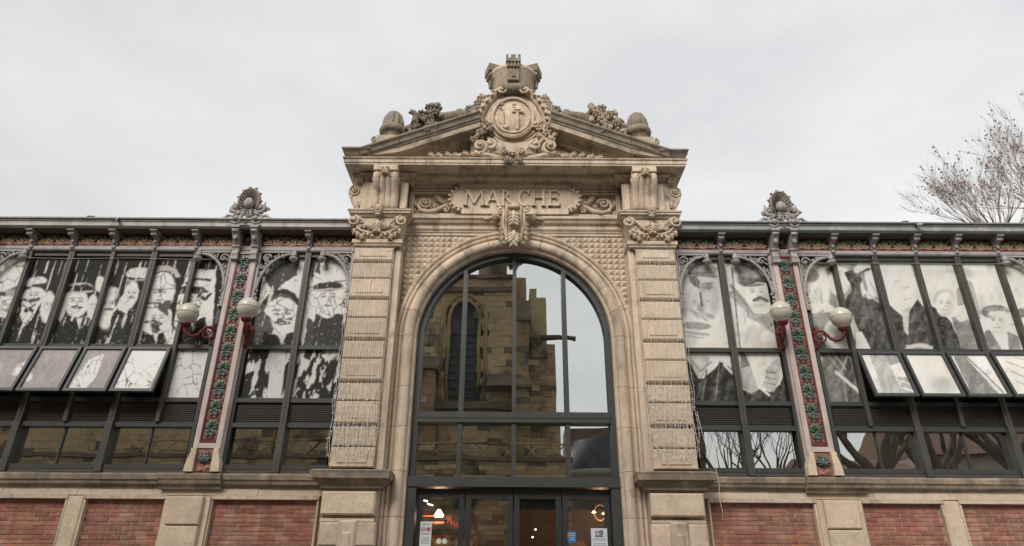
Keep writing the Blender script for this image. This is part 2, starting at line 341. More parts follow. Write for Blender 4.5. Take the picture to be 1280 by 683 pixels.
# pilasters: rusticated blocks
bz = [3.12, 3.441, 3.79, 4.15, 4.478, 4.845, 5.188, 5.553, 5.916, 6.27, 6.606, 6.87]
for sg in (-1, 1):
    xi, xo = 2.03, 2.79
    MB().box(min(sg * 2.0, sg * 2.72), max(sg * 2.0, sg * 2.72), -.2, .7, 3.06, 7.0).build('pilaster_core', ST, portal)
    MB().box(min(sg * 1.99, sg * 2.08), max(sg * 1.99, sg * 2.08), -.235, .03, 3.1, 6.98).build('pilaster_edge', ST, portal)
    for i, (z0, z1) in enumerate(zip(bz[:-1], bz[1:])):
        deep = i % 2 == 1
        z1b = z1 - (.052 if deep else .014)
        x0, x1 = sorted((sg * (xi + .09), sg * xo))
        m = MB().box(x0, x1, -.30 + rnd.uniform(-.004, .004), -.205, z0 + .006, z1b, .016)
        if not deep:
            m.box(x0 + .1, x1 - .1, -.312, -.295, z0 + .07, z1b - .06, .008)
        m.build('pilaster_block', SB, portal)
    # capital
    cxm = sg * 2.42; x0, x1 = sorted((sg * 1.97, sg * 2.84))
    m = MB(); pp = [(0, 6.86), (.03, 6.88), (.03, 6.9), (.055, 6.925), (.055, 6.985), (.02, 7.01), (0, 7.02)]
    path = [(x0 + .05, .1), (x0 + .05, -.3), (x1 - .05, -.3), (x1 - .05, .1)]
    m.sweep(pp, path).build('astragal', SC, portal)
    m = MB().prism([(x0 + .06, 7.0), (x1 - .06, 7.0), (x1 + .02, 7.44), (x0 - .02, 7.44)], -.32, .1)
    m.prism([(x0 + .1, 7.02), (x1 - .1, 7.02), (x1 - .05, 7.42), (x0 + .05, 7.42)], -.335, -.3)
    m.build('capital_bell', SC, portal)
    m = MB()
    for s2 in (-1, 1):
        vx = cxm + s2 * .43
        m.spiral(vx, 7.33, -.40, .105, 1.6, PI / 2, s2, .028, [(cxm + s2 * .05, -.36, 7.17), (cxm + s2 * .2, -.38, 7.26), (cxm + s2 * .33, -.40, 7.40)], 6, .05)
        m.tube([(cxm + s2 * .0, -.35, 7.13), (cxm + s2 * .15, -.37, 7.10), (cxm + s2 * .3, -.37, 7.16), (cxm + s2 * .38, -.38, 7.24)], [.02, .026, .026, .018], 6)
        for k in range(3): m.leaf((vx - s2 * (.02 + .07 * k), 7.18 - .055 * k), -PI / 2 - s2 * .3, .12, .1, -.36, .05, 2)
        for k in range(5):
            m.ball((cxm + s2 * (.08 + .075 * k), -.375, 7.055 + rnd.uniform(-.01, .012) + .014 * k), (.034, .03, .028), 6, 4)
            m.leaf((cxm + s2 * (.06 + .075 * k), 7.31 - .015 * k), rnd.uniform(-2.5, -.6), .1, .09, -.35, .035, 2)
            m.ball((cxm + s2 * rnd.uniform(.05, .36), -.365, rnd.uniform(7.14, 7.34)), rnd.uniform(.018, .034), 6, 4)
        m.rosette(cxm + s2 * .12, -.37, 7.21, .05, 5, .02)
    m.leaf((cxm, 7.34), -PI / 2, .26, .17, -.37, .05, 4)
    m.build('capital_foliage', SC, portal)
    pa = [(0, 7.43), (.03, 7.44), (.05, 7.475), (.085, 7.49), (.085, 7.52), (.105, 7.535), (.105, 7.56), (0, 7.575)]
    MB().sweep(pa, [(x0 - .02, .1), (x0 - .02, -.33), (x1 + .02, -.33), (x1 + .02, .1)]).build('abacus', SE2, portal)
    m = MB().rosette(cxm, -.45, 7.53, .085, 7, .035); m.ball((cxm, -.44, 7.45), (.06, .03, .035)); m.ball((cxm, -.44, 7.615), (.05, .03, .03))
    m.build('abacus_flower', SC, portal)
    # attic pier with console
    MB().box(x0 + .04, x1 - .04, -.26, .7, 7.56, 8.36).build('attic_pier', SE2, portal)
    cc = sg * 2.33
    for s2 in (-1, 1):
        MB().box(cc + s2 * .31 - .07, cc + s2 * .31 + .07, -.30, -.25, 7.58, 8.2, .01).build('pier_strip', ST, portal)
        MB().box(cc + s2 * .31 - .055, cc + s2 * .31 + .055, -.325, -.30, 7.63, 7.70, .006).build('guttae_block', SC, portal)
    # scroll console: fluted S-curve front
    side = [(-.26, 7.57), (-.36, 7.58), (-.39, 7.66), (-.395, 7.78), (-.42, 7.90), (-.46, 8.0), (-.51, 8.08), (-.55, 8.15), (-.555, 8.2), (-.53, 8.25), (-.5, 8.27), (-.26, 8.27)]
    m = MB(); hw = .205; nseg = 5
    m.prismx(side, cc - hw, cc + hw)
    for q in range(4):
        qx = cc - hw + .045 + q * (2 * hw - .09) / 3
        m.tube([(qx, y + .035, z) for y, z in side[1:11]], .072 if q in (0, 3) else .068, 12)
    for s2 in (-1, 1):
        m.tube([(cc + s2 * (hw - .005), -.45, 8.14), (cc + s2 * (hw + .03), -.45, 8.14)], .07, 14)
    m.build('fluted_console', SE2, portal)
    m = MB().box(cc - .22, cc + .22, -.60, -.3, 8.27, 8.40, .01); m.build('console_block', ST, portal)
    m = MB().leaf((cc, 8.36), -PI / 2, .2, .15, -.6, .05, 3)
    for s2 in (-1, 1): m.leaf((cc, 8.23), -PI / 2 + s2 * 1.2, .17, .1, -.55, .03, 3)
    m.rosette(cc, -.61, 8.31, .07, 6, .03); m.build('console_leaf', SC, portal)
    # scroll bracket on the outer flank
    X0 = sg * 2.80; m = MB()
    out = [(.0, 7.57), (.06, 7.58), (.10, 7.68), (.16, 7.80), (.22, 7.9), (.255, 8.0), (.25, 8.1), (.2, 8.17), (.12, 8.2), (0, 8.21)]
    pts = [(X0 + sg * a, z) for a, z in out]
    if sg < 0: pts = pts[::-1]
    m.prism(pts, -.22, .12)
    m.spiral(X0 + sg * .135, 8.06, -.225, .115, 1.7, PI / 2, -sg, .022, [(X0 + sg * .05, -.225, 7.62), (X0 + sg * .1, -.225, 7.76), (X0 + sg * .2, -.225, 7.9), (X0 + sg * .24, -.225, 8.04)][:3], 6, .02)
    m.rosette(X0 + sg * .135, -.25, 8.06, .06, 6, .025); m.leaf((X0 + sg * .03, 7.86), -1.4, .16, .09, -.22, .03, 3)
    m.build('flank_scroll', SE2, portal)
    m = MB().prism([(X0, 8.2), (X0 + sg * .13, 8.22), (X0 + sg * .2, 8.36), (X0, 8.4)][::(1 if sg > 0 else -1)], -.3, .1)
    m.leaf((X0 + sg * .06, 8.38), -PI / 2, .18, .14, -.3, .04, 3); m.build('flank_leaf', SC, portal)
    # lower pedestal of the pilaster
    pc = [(0, 2.82), (.02, 2.83), (.02, 2.86), (.06, 2.90), (.075, 2.90), (.12, 2.955), (.145, 2.955), (.155, 3.03), (.165, 3.06), (.1, 3.085), (0, 3.10)]
    a0, a1 = sorted((sg * 1.99, sg * 2.86))
    MB().sweep(pc, [(a0, .2), (a0, -.3), (a1, -.3), (a1, .2)]).build('pedestal_cornice', SD, portal)
    m = MB().box(a0 + .03, a1 - .03, -.22, .7, .12, 2.9)
    m.build('pedestal_core', SE2, portal)
    MB().box(a0 + .03, a1 - .05, -.335, -.22, 2.45, 2.78, .022).build('pedestal_block', SB, portal)
    zz = 2.35
    pw = (a0 + a1) / 2 - sg * .02
    while zz > .4:
        for s2 in (-1, 1):
            b0, b1 = sorted((pw + s2 * .125, pw + s2 * .41))
            MB().box(b0, b1, -.335, -.22, zz - .32, zz, .02).build('pedestal_block', SB, portal)
        zz -= .43
    MB().box(pw - .135, pw + .135, -.36, -.215, .4, 2.38, .03).box(pw - .07, pw + .07, -.385, -.35, .6, 2.22, .03).box(a0 + .03, a1 - .05, -.30, -.215, 2.36, 2.405).build('pedestal_panel', ST, portal)
# keystone console
m = MB(); side = [(-.0, 6.98), (-.15, 6.97), (-.2, 7.0), (-.23, 7.08), (-.215, 7.2), (-.24, 7.35), (-.3, 7.5), (-.34, 7.6), (-.32, 7.68), (-.26, 7.72), (0, 7.72)]
m.prismx(side, -.17, .13); m.cur = 0
for q in (-.02 - .13, -.02 + .13): m.tube([(q, y - .008, z) for y, z in side[1:10]], .024, 6)
for t in range(9):
    m.ball((-.02, -.235 - .004 * t * (t > 4), 7.08 + t * .055), (.038, .022, .022), 7, 4)
m.build('keystone', SC, portal)
m = MB()
for s2 in (-1, 1):
    m.spiral(-.02 + s2 * .24, 7.64, -.30, .075, 1.5, PI / 2, s2, .022, None, 6, .03)
    m.tube([(-.02 + s2 * .17, -.33, 7.7), (-.02 + s2 * .3, -.30, 7.71)], .02)
    m.spiral(-.02 + s2 * .36, 7.545, -.17, .065, 1.4, PI / 2, s2, .02, [(-.02 + s2 * .2, -.2, 7.40), (-.02 + s2 * .24, -.2, 7.52), (-.02 + s2 * .3, -.19, 7.6)], 6, .02)
    m.rosette(-.02 + s2 * .36, -.2, 7.545, .055, 6, .02); m.leaf((-.02 + s2 * .42, 7.55), PI / 2 - s2 * 1.7, .14, .07, -.12, .02, 2)
    for k in range(4): m.leaf((-.02 + s2 * .19, 7.44 - .1 * k), -PI / 2 + s2 * .5, .13, .09, -.2, .04, 2)
    m.ball((-.02 + s2 * .17, -.18, 7.02), .035); m.spiral(-.02 + s2 * .1, 7.03, -.22, .04, 1, 0, s2, .014)
m.leaf((-.02, 7.06), -PI / 2, .14, .16, -.22, .05, 3)
m.leaf((-.02, 7.60), -PI / 2, .34, .22, -.31, .05, 4); m.leaf((-.02, 7.22), -PI / 2, .22, .24, -.24, .05, 3)
for s2 in (-1, 1):
    m.tube([(-.02 + s2 * .17, -.3, 7.62), (-.02 + s2 * .19, -.25, 7.4), (-.02 + s2 * .155, -.21, 7.2), (-.02 + s2 * .12, -.2, 7.02)], [.035, .03, .025, .03], 6)
m.ball((-.02, -.36, 7.66), (.12, .05, .05)); m.leaf((-.02, 7.78), -PI / 2, .16, .14, -.30, .03, 3)
m.build('keystone_foliage', SC, portal)
# architrave between the pilasters
pf = [(0, 7.26), (.03, 7.27), (.03, 7.31), (.05, 7.33), (.05, 7.345), (.08, 7.38), (.08, 7.45), (.10, 7.46), (.105, 7.475), (.125, 7.48), (.15, 7.53), (.18, 7.55), (.18, 7.60), (.12, 7.625), (0, 7.63)]
for x0, x1 in ((-1.97, -1.15), (-1.147, -.2), (.16, 1.147), (1.15, 1.97)): MB().sweep(pf, [(x0, .04), (x1, .04)]).build('architrave', SE2, portal)
# frieze panel with frame
for z0, z1 in ((7.64, 7.70), (8.12, 8.155), (8.175, 8.21), (8.23, 8.3)): MB().box(-1.93, 1.93, -.06 + (8.2 - z0) * .04, .045, z0, z1).build('frieze_fillet', SE2, portal)
for sg in (-1, 1):
    a, b = sorted((sg * 1.95, sg * 1.87)); MB().box(a, b, -.045, .045, 7.702, 8.118).build('frieze_fillet', SE2, portal)
# plaque
pl = [(-.98, 7.65), (.98, 7.65), (.98, 7.73)] + [(.97 + .22 * math.cos(a), 7.965 + .235 * math.sin(a)) for a in [-PI / 2 + PI * i / 14 for i in range(15)]] + [(1.0, 8.22), (1.0, 8.3), (-1.0, 8.3), (-1.0, 8.22)] + \
     [(-.97 - .22 * math.cos(a), 7.965 + .235 * math.sin(a)) for a in [PI / 2 - PI * i / 14 for i in range(15)]] + [(-.98, 7.73)]
MB().prism(pl, -.13, .04).build('name_plaque', ST, portal)
m = MB()
for sg in (-1, 1):
    for t in range(8):
        a = PI / 2 - PI * t / 8 - .15; cx = sg * .97
        m.ball((cx + sg * .235 * math.cos(a), -.14, 7.965 + .25 * math.sin(a)), (.045, .03, .03), 6, 4, Matrix.Rotation(-(a if sg > 0 else PI - a), 3, 'Y'))
    m.tube([(sg * (.97 + .2 * math.cos(a)), -.14, 7.965 + .205 * math.sin(a)) for a in [PI / 2 - PI * i / 12 for i in range(13)]], .016, 6)
m.tube([(x, -.135, z) for x, z in ((-.95, 8.18), (.95, 8.18))], .012, 5); 
m.build('plaque_border', SC, portal)
for sg in (-1, 1):
    m = MB(); e = sg * 1.0
    m.spiral(sg * 1.64, 7.93, -.03, .11, 1.6, PI, -sg if sg > 0 else 1, .024, None, 6, .03)
    m.tube([(sg * x, -.03, z) for x, z in ((1.22, 7.9), (1.33, 7.84), (1.45, 7.76), (1.6, 7.73), (1.74, 7.77), (1.79, 7.87), (1.75, 7.97), (1.67, 8.03))], [.035, .045, .05, .048, .042, .036, .03, .025], 7)
    m.tube([(sg * x, -.03, z) for x, z in ((1.25, 7.97), (1.34, 7.93), (1.42, 7.99), (1.45, 8.06))], [.02, .03, .025, .015], 6)
    m.spiral(sg * 1.27, 7.78, -.05, .065, 1.3, PI / 2, sg, .02, None, 6)
    m.spiral(sg * 1.86, 7.76, -.02, .05, 1.2, PI, sg, .016, None, 6)
    m.rosette(sg * 1.45, -.04, 8.05, .055, 5, .03); m.leaf((sg * 1.36, 7.92), PI / 2 - sg * .5, .16, .1, -.03, .03, 3)
    m.leaf((sg * 1.83, 7.85), PI / 2 - sg * .2, .17, .08, -.02, .02, 3); m.leaf((sg * 1.5, 7.8), PI / 2 + sg * .4, .1, .08, -.04, .03, 2)
    m.build('scroll_relief', SC, portal)
# lettering MARCHÉ, raised serif capitals
def letter(m, ch, x, z, w, h, y0=-.178, y1=-.128, s=.038):
    t = s * .5
    def bar(x0, z0, x1, z1, tw):
        dx, dz = x1 - x0, z1 - z0; l = math.hypot(dx, dz); nx, nz = -dz / l * tw / 2, dx / l * tw / 2
        m.prism([(x0 + nx, z0 + nz), (x0 - nx, z0 - nz), (x1 - nx, z1 - nz), (x1 + nx, z1 + nz)], y0 + rnd.uniform(0, .003), y1)
    def ser(cx, cz, ww=.09): m.box(cx - ww / 2, cx + ww / 2, y0 - .002, y1, cz, cz + .018)
    def stem(cx, tw=s): bar(cx, z, cx, z + h, tw)
    if ch == 'M':
        bar(x + .03, z, x + .05, z + h, t * 1.2); bar(x + w - .03, z, x + w - .05, z + h, s * 1.1); bar(x + .05, z + h, x + w / 2, z + .05, s * 1.1); bar(x + w / 2, z + .05, x + w - .05, z + h, t * 1.2)
        ser(x + .03, z); ser(x + w - .03, z); ser(x + .03, z + h - .018, .07); ser(x + w - .03, z + h - .018, .07)
    if ch == 'A':
        bar(x + .03, z, x + w / 2, z + h, t * 1.2); bar(x + w - .03, z, x + w / 2, z + h, s * 1.1); m.box(x + .07, x + w - .07, y0, y1, z + h * .33, z + h * .33 + .022); ser(x + .03, z); ser(x + w - .03, z)
    if ch in 'REHÉ': stem(x + .045); ser(x + .045, z); ser(x + .045, z + h - .018)
    if ch == 'R':
        cz, rr = z + h * .74, h * .25
        m.prism([(x + .05 + .09 * 0 + rr * 1.1 * math.cos(a), cz + rr * math.sin(a)) for a in [-PI / 2 + PI * i / 8 for i in range(9)]] + [(x + .05 + rr * .75 * math.cos(a), cz + rr * .8 * math.sin(a)) for a in [PI / 2 - PI * i / 8 for i in range(9)]], y0, y1)
        bar(x + .1, z + h * .5, x + w - .03, z + .01, s); ser(x + w - .03, z, .08)
    if ch == 'C':
        cx, cz, ra, rb = x + w * .55, z + h / 2, w * .5, h / 2
        m.prism([(cx + ra * math.cos(a), cz + rb * math.sin(a)) for a in [R(48) + R(264) * i / 16 for i in range(17)]] + [(cx + .012 + (ra - s * 1.15) * math.cos(a), cz + (rb - .018) * math.sin(a)) for a in [R(312) - R(264) * i / 16 for i in range(17)]], y0, y1)
        m.box(cx + ra * .62, cx + ra * .62 + .02, y0, y1, z + h - .09, z + h - .005); m.box(cx + ra * .62, cx + ra * .62 + .02, y0, y1, z + .01, z + .07)
    if ch == 'H': stem(x + w - .045); ser(x + w - .045, z); ser(x + w - .045, z + h - .018); m.box(x + .05, x + w - .05, y0, y1, z + h * .5, z + h * .5 + .022)
    if ch in 'EÉ':
        for q, l in ((0, w - .02), (h * .5, w * .66), (h - .022, w - .04)): m.box(x + .04, x + l, y0, y1, z + q, z + q + .022)
        m.box(x + w - .04, x + w - .02, y0, y1, z, z + .075); m.box(x + w - .06, x + w - .04, y0, y1, z + h - .07, z + h); m.box(x + w * .66 - .01, x + w * .66 + .01, y0, y1, z + h * .5 - .03, z + h * .5 + .05)
    if ch == 'É': bar(x + w * .42, z + h + .02, x + w * .62, z + h + .06, .022)
xs = [('M', -.93, .37), ('A', -.55, .29), ('R', -.26, .25), ('C', .03, .25), ('H', .30, .27), ('É', .60, .25)]
for ch, x, wd in xs:
    m = MB(); letter(m, ch, x, 7.80, wd, .335); m.build('letter', ST, portal)
# main cornice
cp = [(0, 8.26), (.03, 8.27), (.05, 8.3), (.09, 8.31), (.12, 8.35), (.12, 8.365), (.2, 8.385), (.34, 8.385), (.34, 8.40), (.33, 8.405), (.345, 8.49), (.37, 8.50), (.385, 8.53), (.33, 8.55), (0, 8.56)]
MB().sweep([(o * .9, z) for o, z in cp[:7]], [(-1.98, -.02), (-1.05, -.02), (-1.0, -.1), (1.0, -.1), (1.05, -.02), (1.98, -.02)]).build('bed_mould', SE2, portal)
for sg in (-1, 1):
    a, b = sorted((sg * 1.93, sg * 2.74)); MB().sweep(cp[:6] + [(.1, 8.38), (0, 8.385)], [(a, .1), (a, -.26), (b, -.26), (b, .1)]).build('bed_mould', SE2, portal)
tp = [(-.1, 8.386), (.30, 8.386), (.30, 8.42), (.315, 8.425), (.315, 8.49), (.335, 8.50), (.345, 8.525), (.30, 8.545), (-.1, 8.55)]
for x0, x1 in ((-2.78, -1.6), (-1.597, -.5), (-.497, .7), (.703, 1.7), (1.703, 2.78)):
    pth = [(x0, -.3), (x1, -.3)]
    if x0 == -2.78: pth = [(x0, .6)] + pth
    if x1 == 2.78: pth = pth + [(x1, .6)]
    MB().sweep(tp, pth).build('corona', SE2, portal)
MB().box(-2.76, 2.76, -.3, .7, 8.30, 8.54).build('cornice_core', SE2, portal)
# tympanum
m = MB().prism([(-2.6, 8.54), (2.6, 8.54), (.6, 9.35), (-.6, 9.35)], -.22, .5); m.build('tympanum', ST, portal)
# raking cornices
def rake(sg):
    a = math.atan2(.83, 2.08)
    # profile (out toward viewer, up perpendicular): sima at top, corona below, then soffit and bed mould
    prf = [(.0, -.34), (.09, -.33), (.10, -.29), (.16, -.25), (.18, -.23), (.36, -.215), (.36, -.12), (.38, -.10), (.385, -.075), (.41, -.06), (.43, .0), (.47, .035), (.47, .06), (0, .07)]
    zs = lambda x: 8.62 + (2.78 - x) * .4
    cuts = [(2.80, 2.12), (2.115, 1.42), (1.415, .66)]
    for k, (xa, xb) in enumerate(cuts):
        v = []; n = len(prf); m = MB()
        for x in (xa, xb):
            for o, q in prf:
                zz = zs(x) + q * 1.08; xx = x
                if zz < 8.552: zz = 8.552
                v.append((sg * xx, -.25 - o, zz))
        f = [(j, j + 1, n + j + 1, n + j) if sg < 0 else (j, n + j, n + j + 1, j + 1) for j in range(n - 1)] + [tuple(range(n)), tuple(range(2 * n - 1, n - 1, -1)), (0, n, 2 * n - 1, n - 1)]
        m.add(v, f); m.build('raking_cornice', SW, portal)
        top = [(.372, -.112), (.384, -.10), (.389, -.075), (.414, -.062), (.434, .0), (.474, .035), (.474, .066), (.2, .076)]
        v = []; n = len(top); m = MB()
        for x in (xa - .001, xb + .001):
            for o, q in top: v.append((sg * x, -.25 - o, max(8.56, zs(x) + q * 1.08)))
        m.add(v, [(j, j + 1, n + j + 1, n + j) if sg < 0 else (j, n + j, n + j + 1, j + 1) for j in range(n - 1)]).build('raking_sima', SX, portal)
    m = MB(); x0, x1 = sorted((sg * 2.78, sg * .66))
    m.add([(sg * 2.8, -.3, 8.56), (sg * 2.8, .5, 8.56), (sg * .66, .5, 9.5), (sg * .66, -.3, 9.5), (sg * 2.8, -.3, 8.67), (sg * 2.8, .5, 8.67), (sg * .66, .5, 9.56), (sg * .66, -.3, 9.56)],
          [(0, 1, 2, 3), (4, 7, 6, 5), (0, 3, 7, 4), (1, 5, 6, 2), (0, 4, 5, 1), (3, 2, 6, 7)]).build('raking_back', SX, portal)
    # corner tip, horizontal sima
    pr = [(0, 8.552), (.33, 8.552), (.35, 8.57), (.39, 8.62), (.44, 8.665), (.44, 8.69), (0, 8.69)]
    p = [(sg * 2.70, .6), (sg * 2.70, -.27), (sg * 2.62, -.27)]
    if sg > 0: p = p[::-1]
    MB().sweep(pr, p).build('cornice_corner', SX, portal)
for sg in (-1, 1): rake(sg)
# foliage in the tympanum
for sg in (-1, 1):
    m = MB()
    for t in range(12):
        x = .62 + t * .08; z = 8.61 + max(0, .12 - t * .006)
        m.ball((sg * x, -.42, z + rnd.uniform(-.04, .02)), (rnd.uniform(.03, .06), .06, rnd.uniform(.025, .045)), 6, 4, jit=.1)
        if t % 2: m.leaf((sg * (x - .03), z - .03), PI / 2 - sg * rnd.uniform(.9, 1.5), .18, .1, -.44, .04, 3)
    m.spiral(sg * .64, 8.78, -.60, .14, 1.6, -PI / 2, -sg, .04, None, 7, .08)
    m.tube([(sg * .2, -.5, 8.62), (sg * .38, -.55, 8.60), (sg * .58, -.58, 8.63), (sg * .74, -.58, 8.68)], [.03, .045, .05, .05], 7)
    m.build('tympanum_foliage', SC, portal)
# ---- coat of arms cartouche
arms = MB()
cx0, cz0 = -.045, 9.53
def oval(rx, rz, k=32, c=(cx0, cz0), a0=0): return [(c[0] + rx * math.cos(a0 + 2 * PI * i / k), c[1] + rz * math.sin(a0 + 2 * PI * i / k)) for i in range(k)]
m = MB().prism([(-.8, 8.6), (.7, 8.6), (.78, 9.3), (.62, 9.75), (.38, 10.15), (.2, 10.3), (-.3, 10.3), (-.47, 10.15), (-.71, 9.75), (-.87, 9.3)], -.36, .3); m.build('cartouche_block', SW, portal)
m = MB().prism(oval(.37, .44)[::1], -.48, -.3)
vs = [(cx0, -.52, cz0)]; m.ball((cx0, -.40, cz0 + .04), (.34, .13, .40), 20, 10); m.build('oval_boss', SC, portal)
m = MB()
m.tube([(x, -.50, z) for x, z in oval(.385, .46)] + [(cx0 + .385, -.50, cz0)], .03, 7, False)
m.tube([(cx0 + .31 * math.cos(a), -.56, cz0 - .06 + .34 * math.sin(a)) for a in [R(175) + R(190) * i / 16 for i in range(17)]], .028, 7)
for s2 in (-1, 1):
    m.spiral(cx0 + s2 * .43, 9.38, -.50, .085, 1.4, 0 if s2 < 0 else PI, s2, .026, None, 6, .03)
m.build('oval_rim', SC, portal)
MB().prism(oval(.56, .60, 36, (cx0, cz0 + .04)), -.43, -.3).prism(oval(.50, .54, 36, (cx0, cz0 + .03)), -.455, -.42).build('oval_frame', SC, portal)
m = MB()   # worn charges
m.box(cx0 + .06, cx0 + .11, -.555, -.47, cz0 - .3, cz0 + .12, .008); m.box(cx0 - .02, cx0 + .2, -.56, -.5, cz0 + .09, cz0 + .125, .008)
m.box(cx0 - .2, cx0 - .17, -.55, -.47, cz0 - .26, cz0 + .13, .008); m.ball((cx0 - .13, -.53, cz0 - .24), (.06, .03, .04)); m.box(cx0 + .02, cx0 + .15, -.56, -.5, cz0 + .15, cz0 + .17)
for k in range(8): m.ball((cx0 + rnd.uniform(-.24, .24), -.50, cz0 + rnd.uniform(.16, .36)), (rnd.uniform(.02, .05), .02, rnd.uniform(.015, .03)), 6, 4, jit=.2)
m.build('worn_charges', SC, portal)
# leafy frame sides, hanging scroll over the top
for s2 in (-1, 1):
    m = MB(); path = [(.13, 10.22), (.27, 10.2), (.42, 10.05), (.55, 9.85), (.64, 9.65), (.66, 9.45), (.58, 9.3), (.5, 9.22)]
    m.tube([(cx0 + s2 * a, -.44, b) for a, b in path], [.06, .09, .10, .11, .11, .10, .08, .05], 8, flat=.8)
    for i in range(11):
        t = i / 10; j = min(6, int(t * 7)); a = path[j][0] + (path[j + 1][0] - path[j][0]) * (t * 7 - j); b = path[j][1] + (path[j + 1][1] - path[j][1]) * (t * 7 - j)
        m.ball((cx0 + s2 * (a - .03), -.55, b), (.05, .035, .028), 6, 4, Matrix.Rotation(s2 * .6, 3, 'Y'), .15)
        m.ball((cx0 + s2 * (a + .05), -.52, b + .01), (.035, .03, .022), 6, 4, jit=.15)
    m.spiral(cx0 + s2 * .22, 10.14, -.56, .1, 1.4, PI / 2, s2, .028, None, 6, .03)
    m.build('cartouche_scroll', SC, portal)
    m = MB()                      # fruit and flowers festoon
    for i in range(26):
        t = rnd.random(); m.ball((cx0 + s2 * (.52 + .16 * t + rnd.uniform(-.07, .08)), -.5 + rnd.uniform(-.06, .04), 9.42 - .55 * t * rnd.uniform(.6, 1)), rnd.uniform(.03, .055), 7, 4, jit=.1)
    for p in ((.55, 9.36), (.66, 9.3), (.62, 9.14), (.72, 8.98)): m.rosette(cx0 + s2 * p[0], -.56, p[1], .085, 6, .04)
    for i in range(7): m.leaf((cx0 + s2 * rnd.uniform(.45, .75), rnd.uniform(8.95, 9.45)), rnd.uniform(0, 6), .15, .1, -.5, .04, 3)
    m.build('fruit_festoon', SW if s2 < 0 else SC, portal)
    m = MB()                      # side leaf wings sloping to the rakes
    m.tube([(cx0 + s2 * a, -.42, b) for a, b in ((.4, 10.16), (.58, 9.95), (.72, 9.8), (.86, 9.74), (.93, 9.76))], [.05, .06, .06, .045, .02], 7)
    m.leaf((cx0 + s2 * .66, 9.82), PI / 2 - s2 * 1.7, .28, .12, -.44, .03, 4); m.build('side_leaf', SX, portal)
    m = MB()                      # acanthus scrolls merging into the slopes
    for k in range(9):
        t = k / 8; m.leaf((cx0 + s2 * (.50 + .32 * t), 9.98 - .62 * t), PI / 2 - s2 * (1.1 + 1.2 * t), .20, .14, -.46, .05, 3)
        m.ball((cx0 + s2 * (.46 + .3 * t), -.44, 9.96 - .6 * t), (.07, .06, .06), 7, 5, jit=.12)
    m.spiral(cx0 + s2 * .74, 9.42, -.55, .10, 1.4, PI / 2, -s2, .032, [(cx0 + s2 * .56, -.5, 9.72), (cx0 + s2 * .66, -.52, 9.62), (cx0 + s2 * .74, -.54, 9.56)], 6, .04)
    m.spiral(cx0 + s2 * .60, 10.0, -.42, .09, 1.3, 0, s2, .034, None, 6, .03)
    m.build('acanthus_scroll', SW, portal)
    MB().spiral(cx0 + s2 * .42, 8.84, -.58, .12, 1.5, PI / 2, s2, .036, [(cx0 + s2 * .7, -.5, 8.66), (cx0 + s2 * .58, -.54, 8.64)], 6, .05).build('base_scroll', SC, portal)
    m = MB().lathe([(.0, 0), (.085, .0), (.095, .05), (.1, .13), (.085, .2), (.05, .235), (0, .245)], (cx0 + s2 * 1.02, -.4, 9.50 + .05), 14); m.build('stone_knob', SX, portal)
m = MB().tube([(cx0 + x, -.5, 10.22 - .12 * abs(x) ** 1.5) for x in (-.2, -.1, 0, .1, .2)], [.12, .115, .11, .115, .12], 12)
for i in range(9): m.tube([(cx0 + .26 * (i / 4 - 1) * .8, -.5 - .115 * math.cos(a), 10.21 + .115 * math.sin(a)) for a in [-1.2 + 2.6 * j / 6 for j in range(7)]], .009, 4)
m.build('scroll_roll', SX, portal)
m = MB()                          # lower ribbon and pendant
for s2 in (-1, 1):
    m.tube([(cx0 + s2 * a, -.52, b) for a, b in ((.05, 8.68), (.15, 8.66), (.3, 8.7), (.45, 8.66))], [.05, .06, .05, .035], 7)
    m.spiral(cx0 + s2 * .3, 8.74, -.55, .07, 1.3, 0, s2, .024); m.spiral(cx0 + s2 * .14, 8.70, -.60, .07, 1.2, PI / 2, -s2, .022)
    m.leaf((cx0 + s2 * .06, 8.52), -PI / 2 + s2 * .9, .16, .1, -.66, .04, 3)
for k in range(5): m.ball((cx0 + (k - 2) * .045, -.68, 8.46 - .02 * (2 - abs(k - 2))), (.022, .03, .045), 6, 4)
m.ball((cx0, -.68, 8.56), .035); m.build('ribbon_pendant', SW, portal)
m = MB().prism([(cx0 - .42, 8.78), (cx0 + .42, 8.78), (cx0 + .5, 9.15), (cx0 + .28, 9.02), (cx0, 8.98), (cx0 - .28, 9.02), (cx0 - .5, 9.15)], -.45, -.3); m.build('cartouche_tongue', ST, portal)
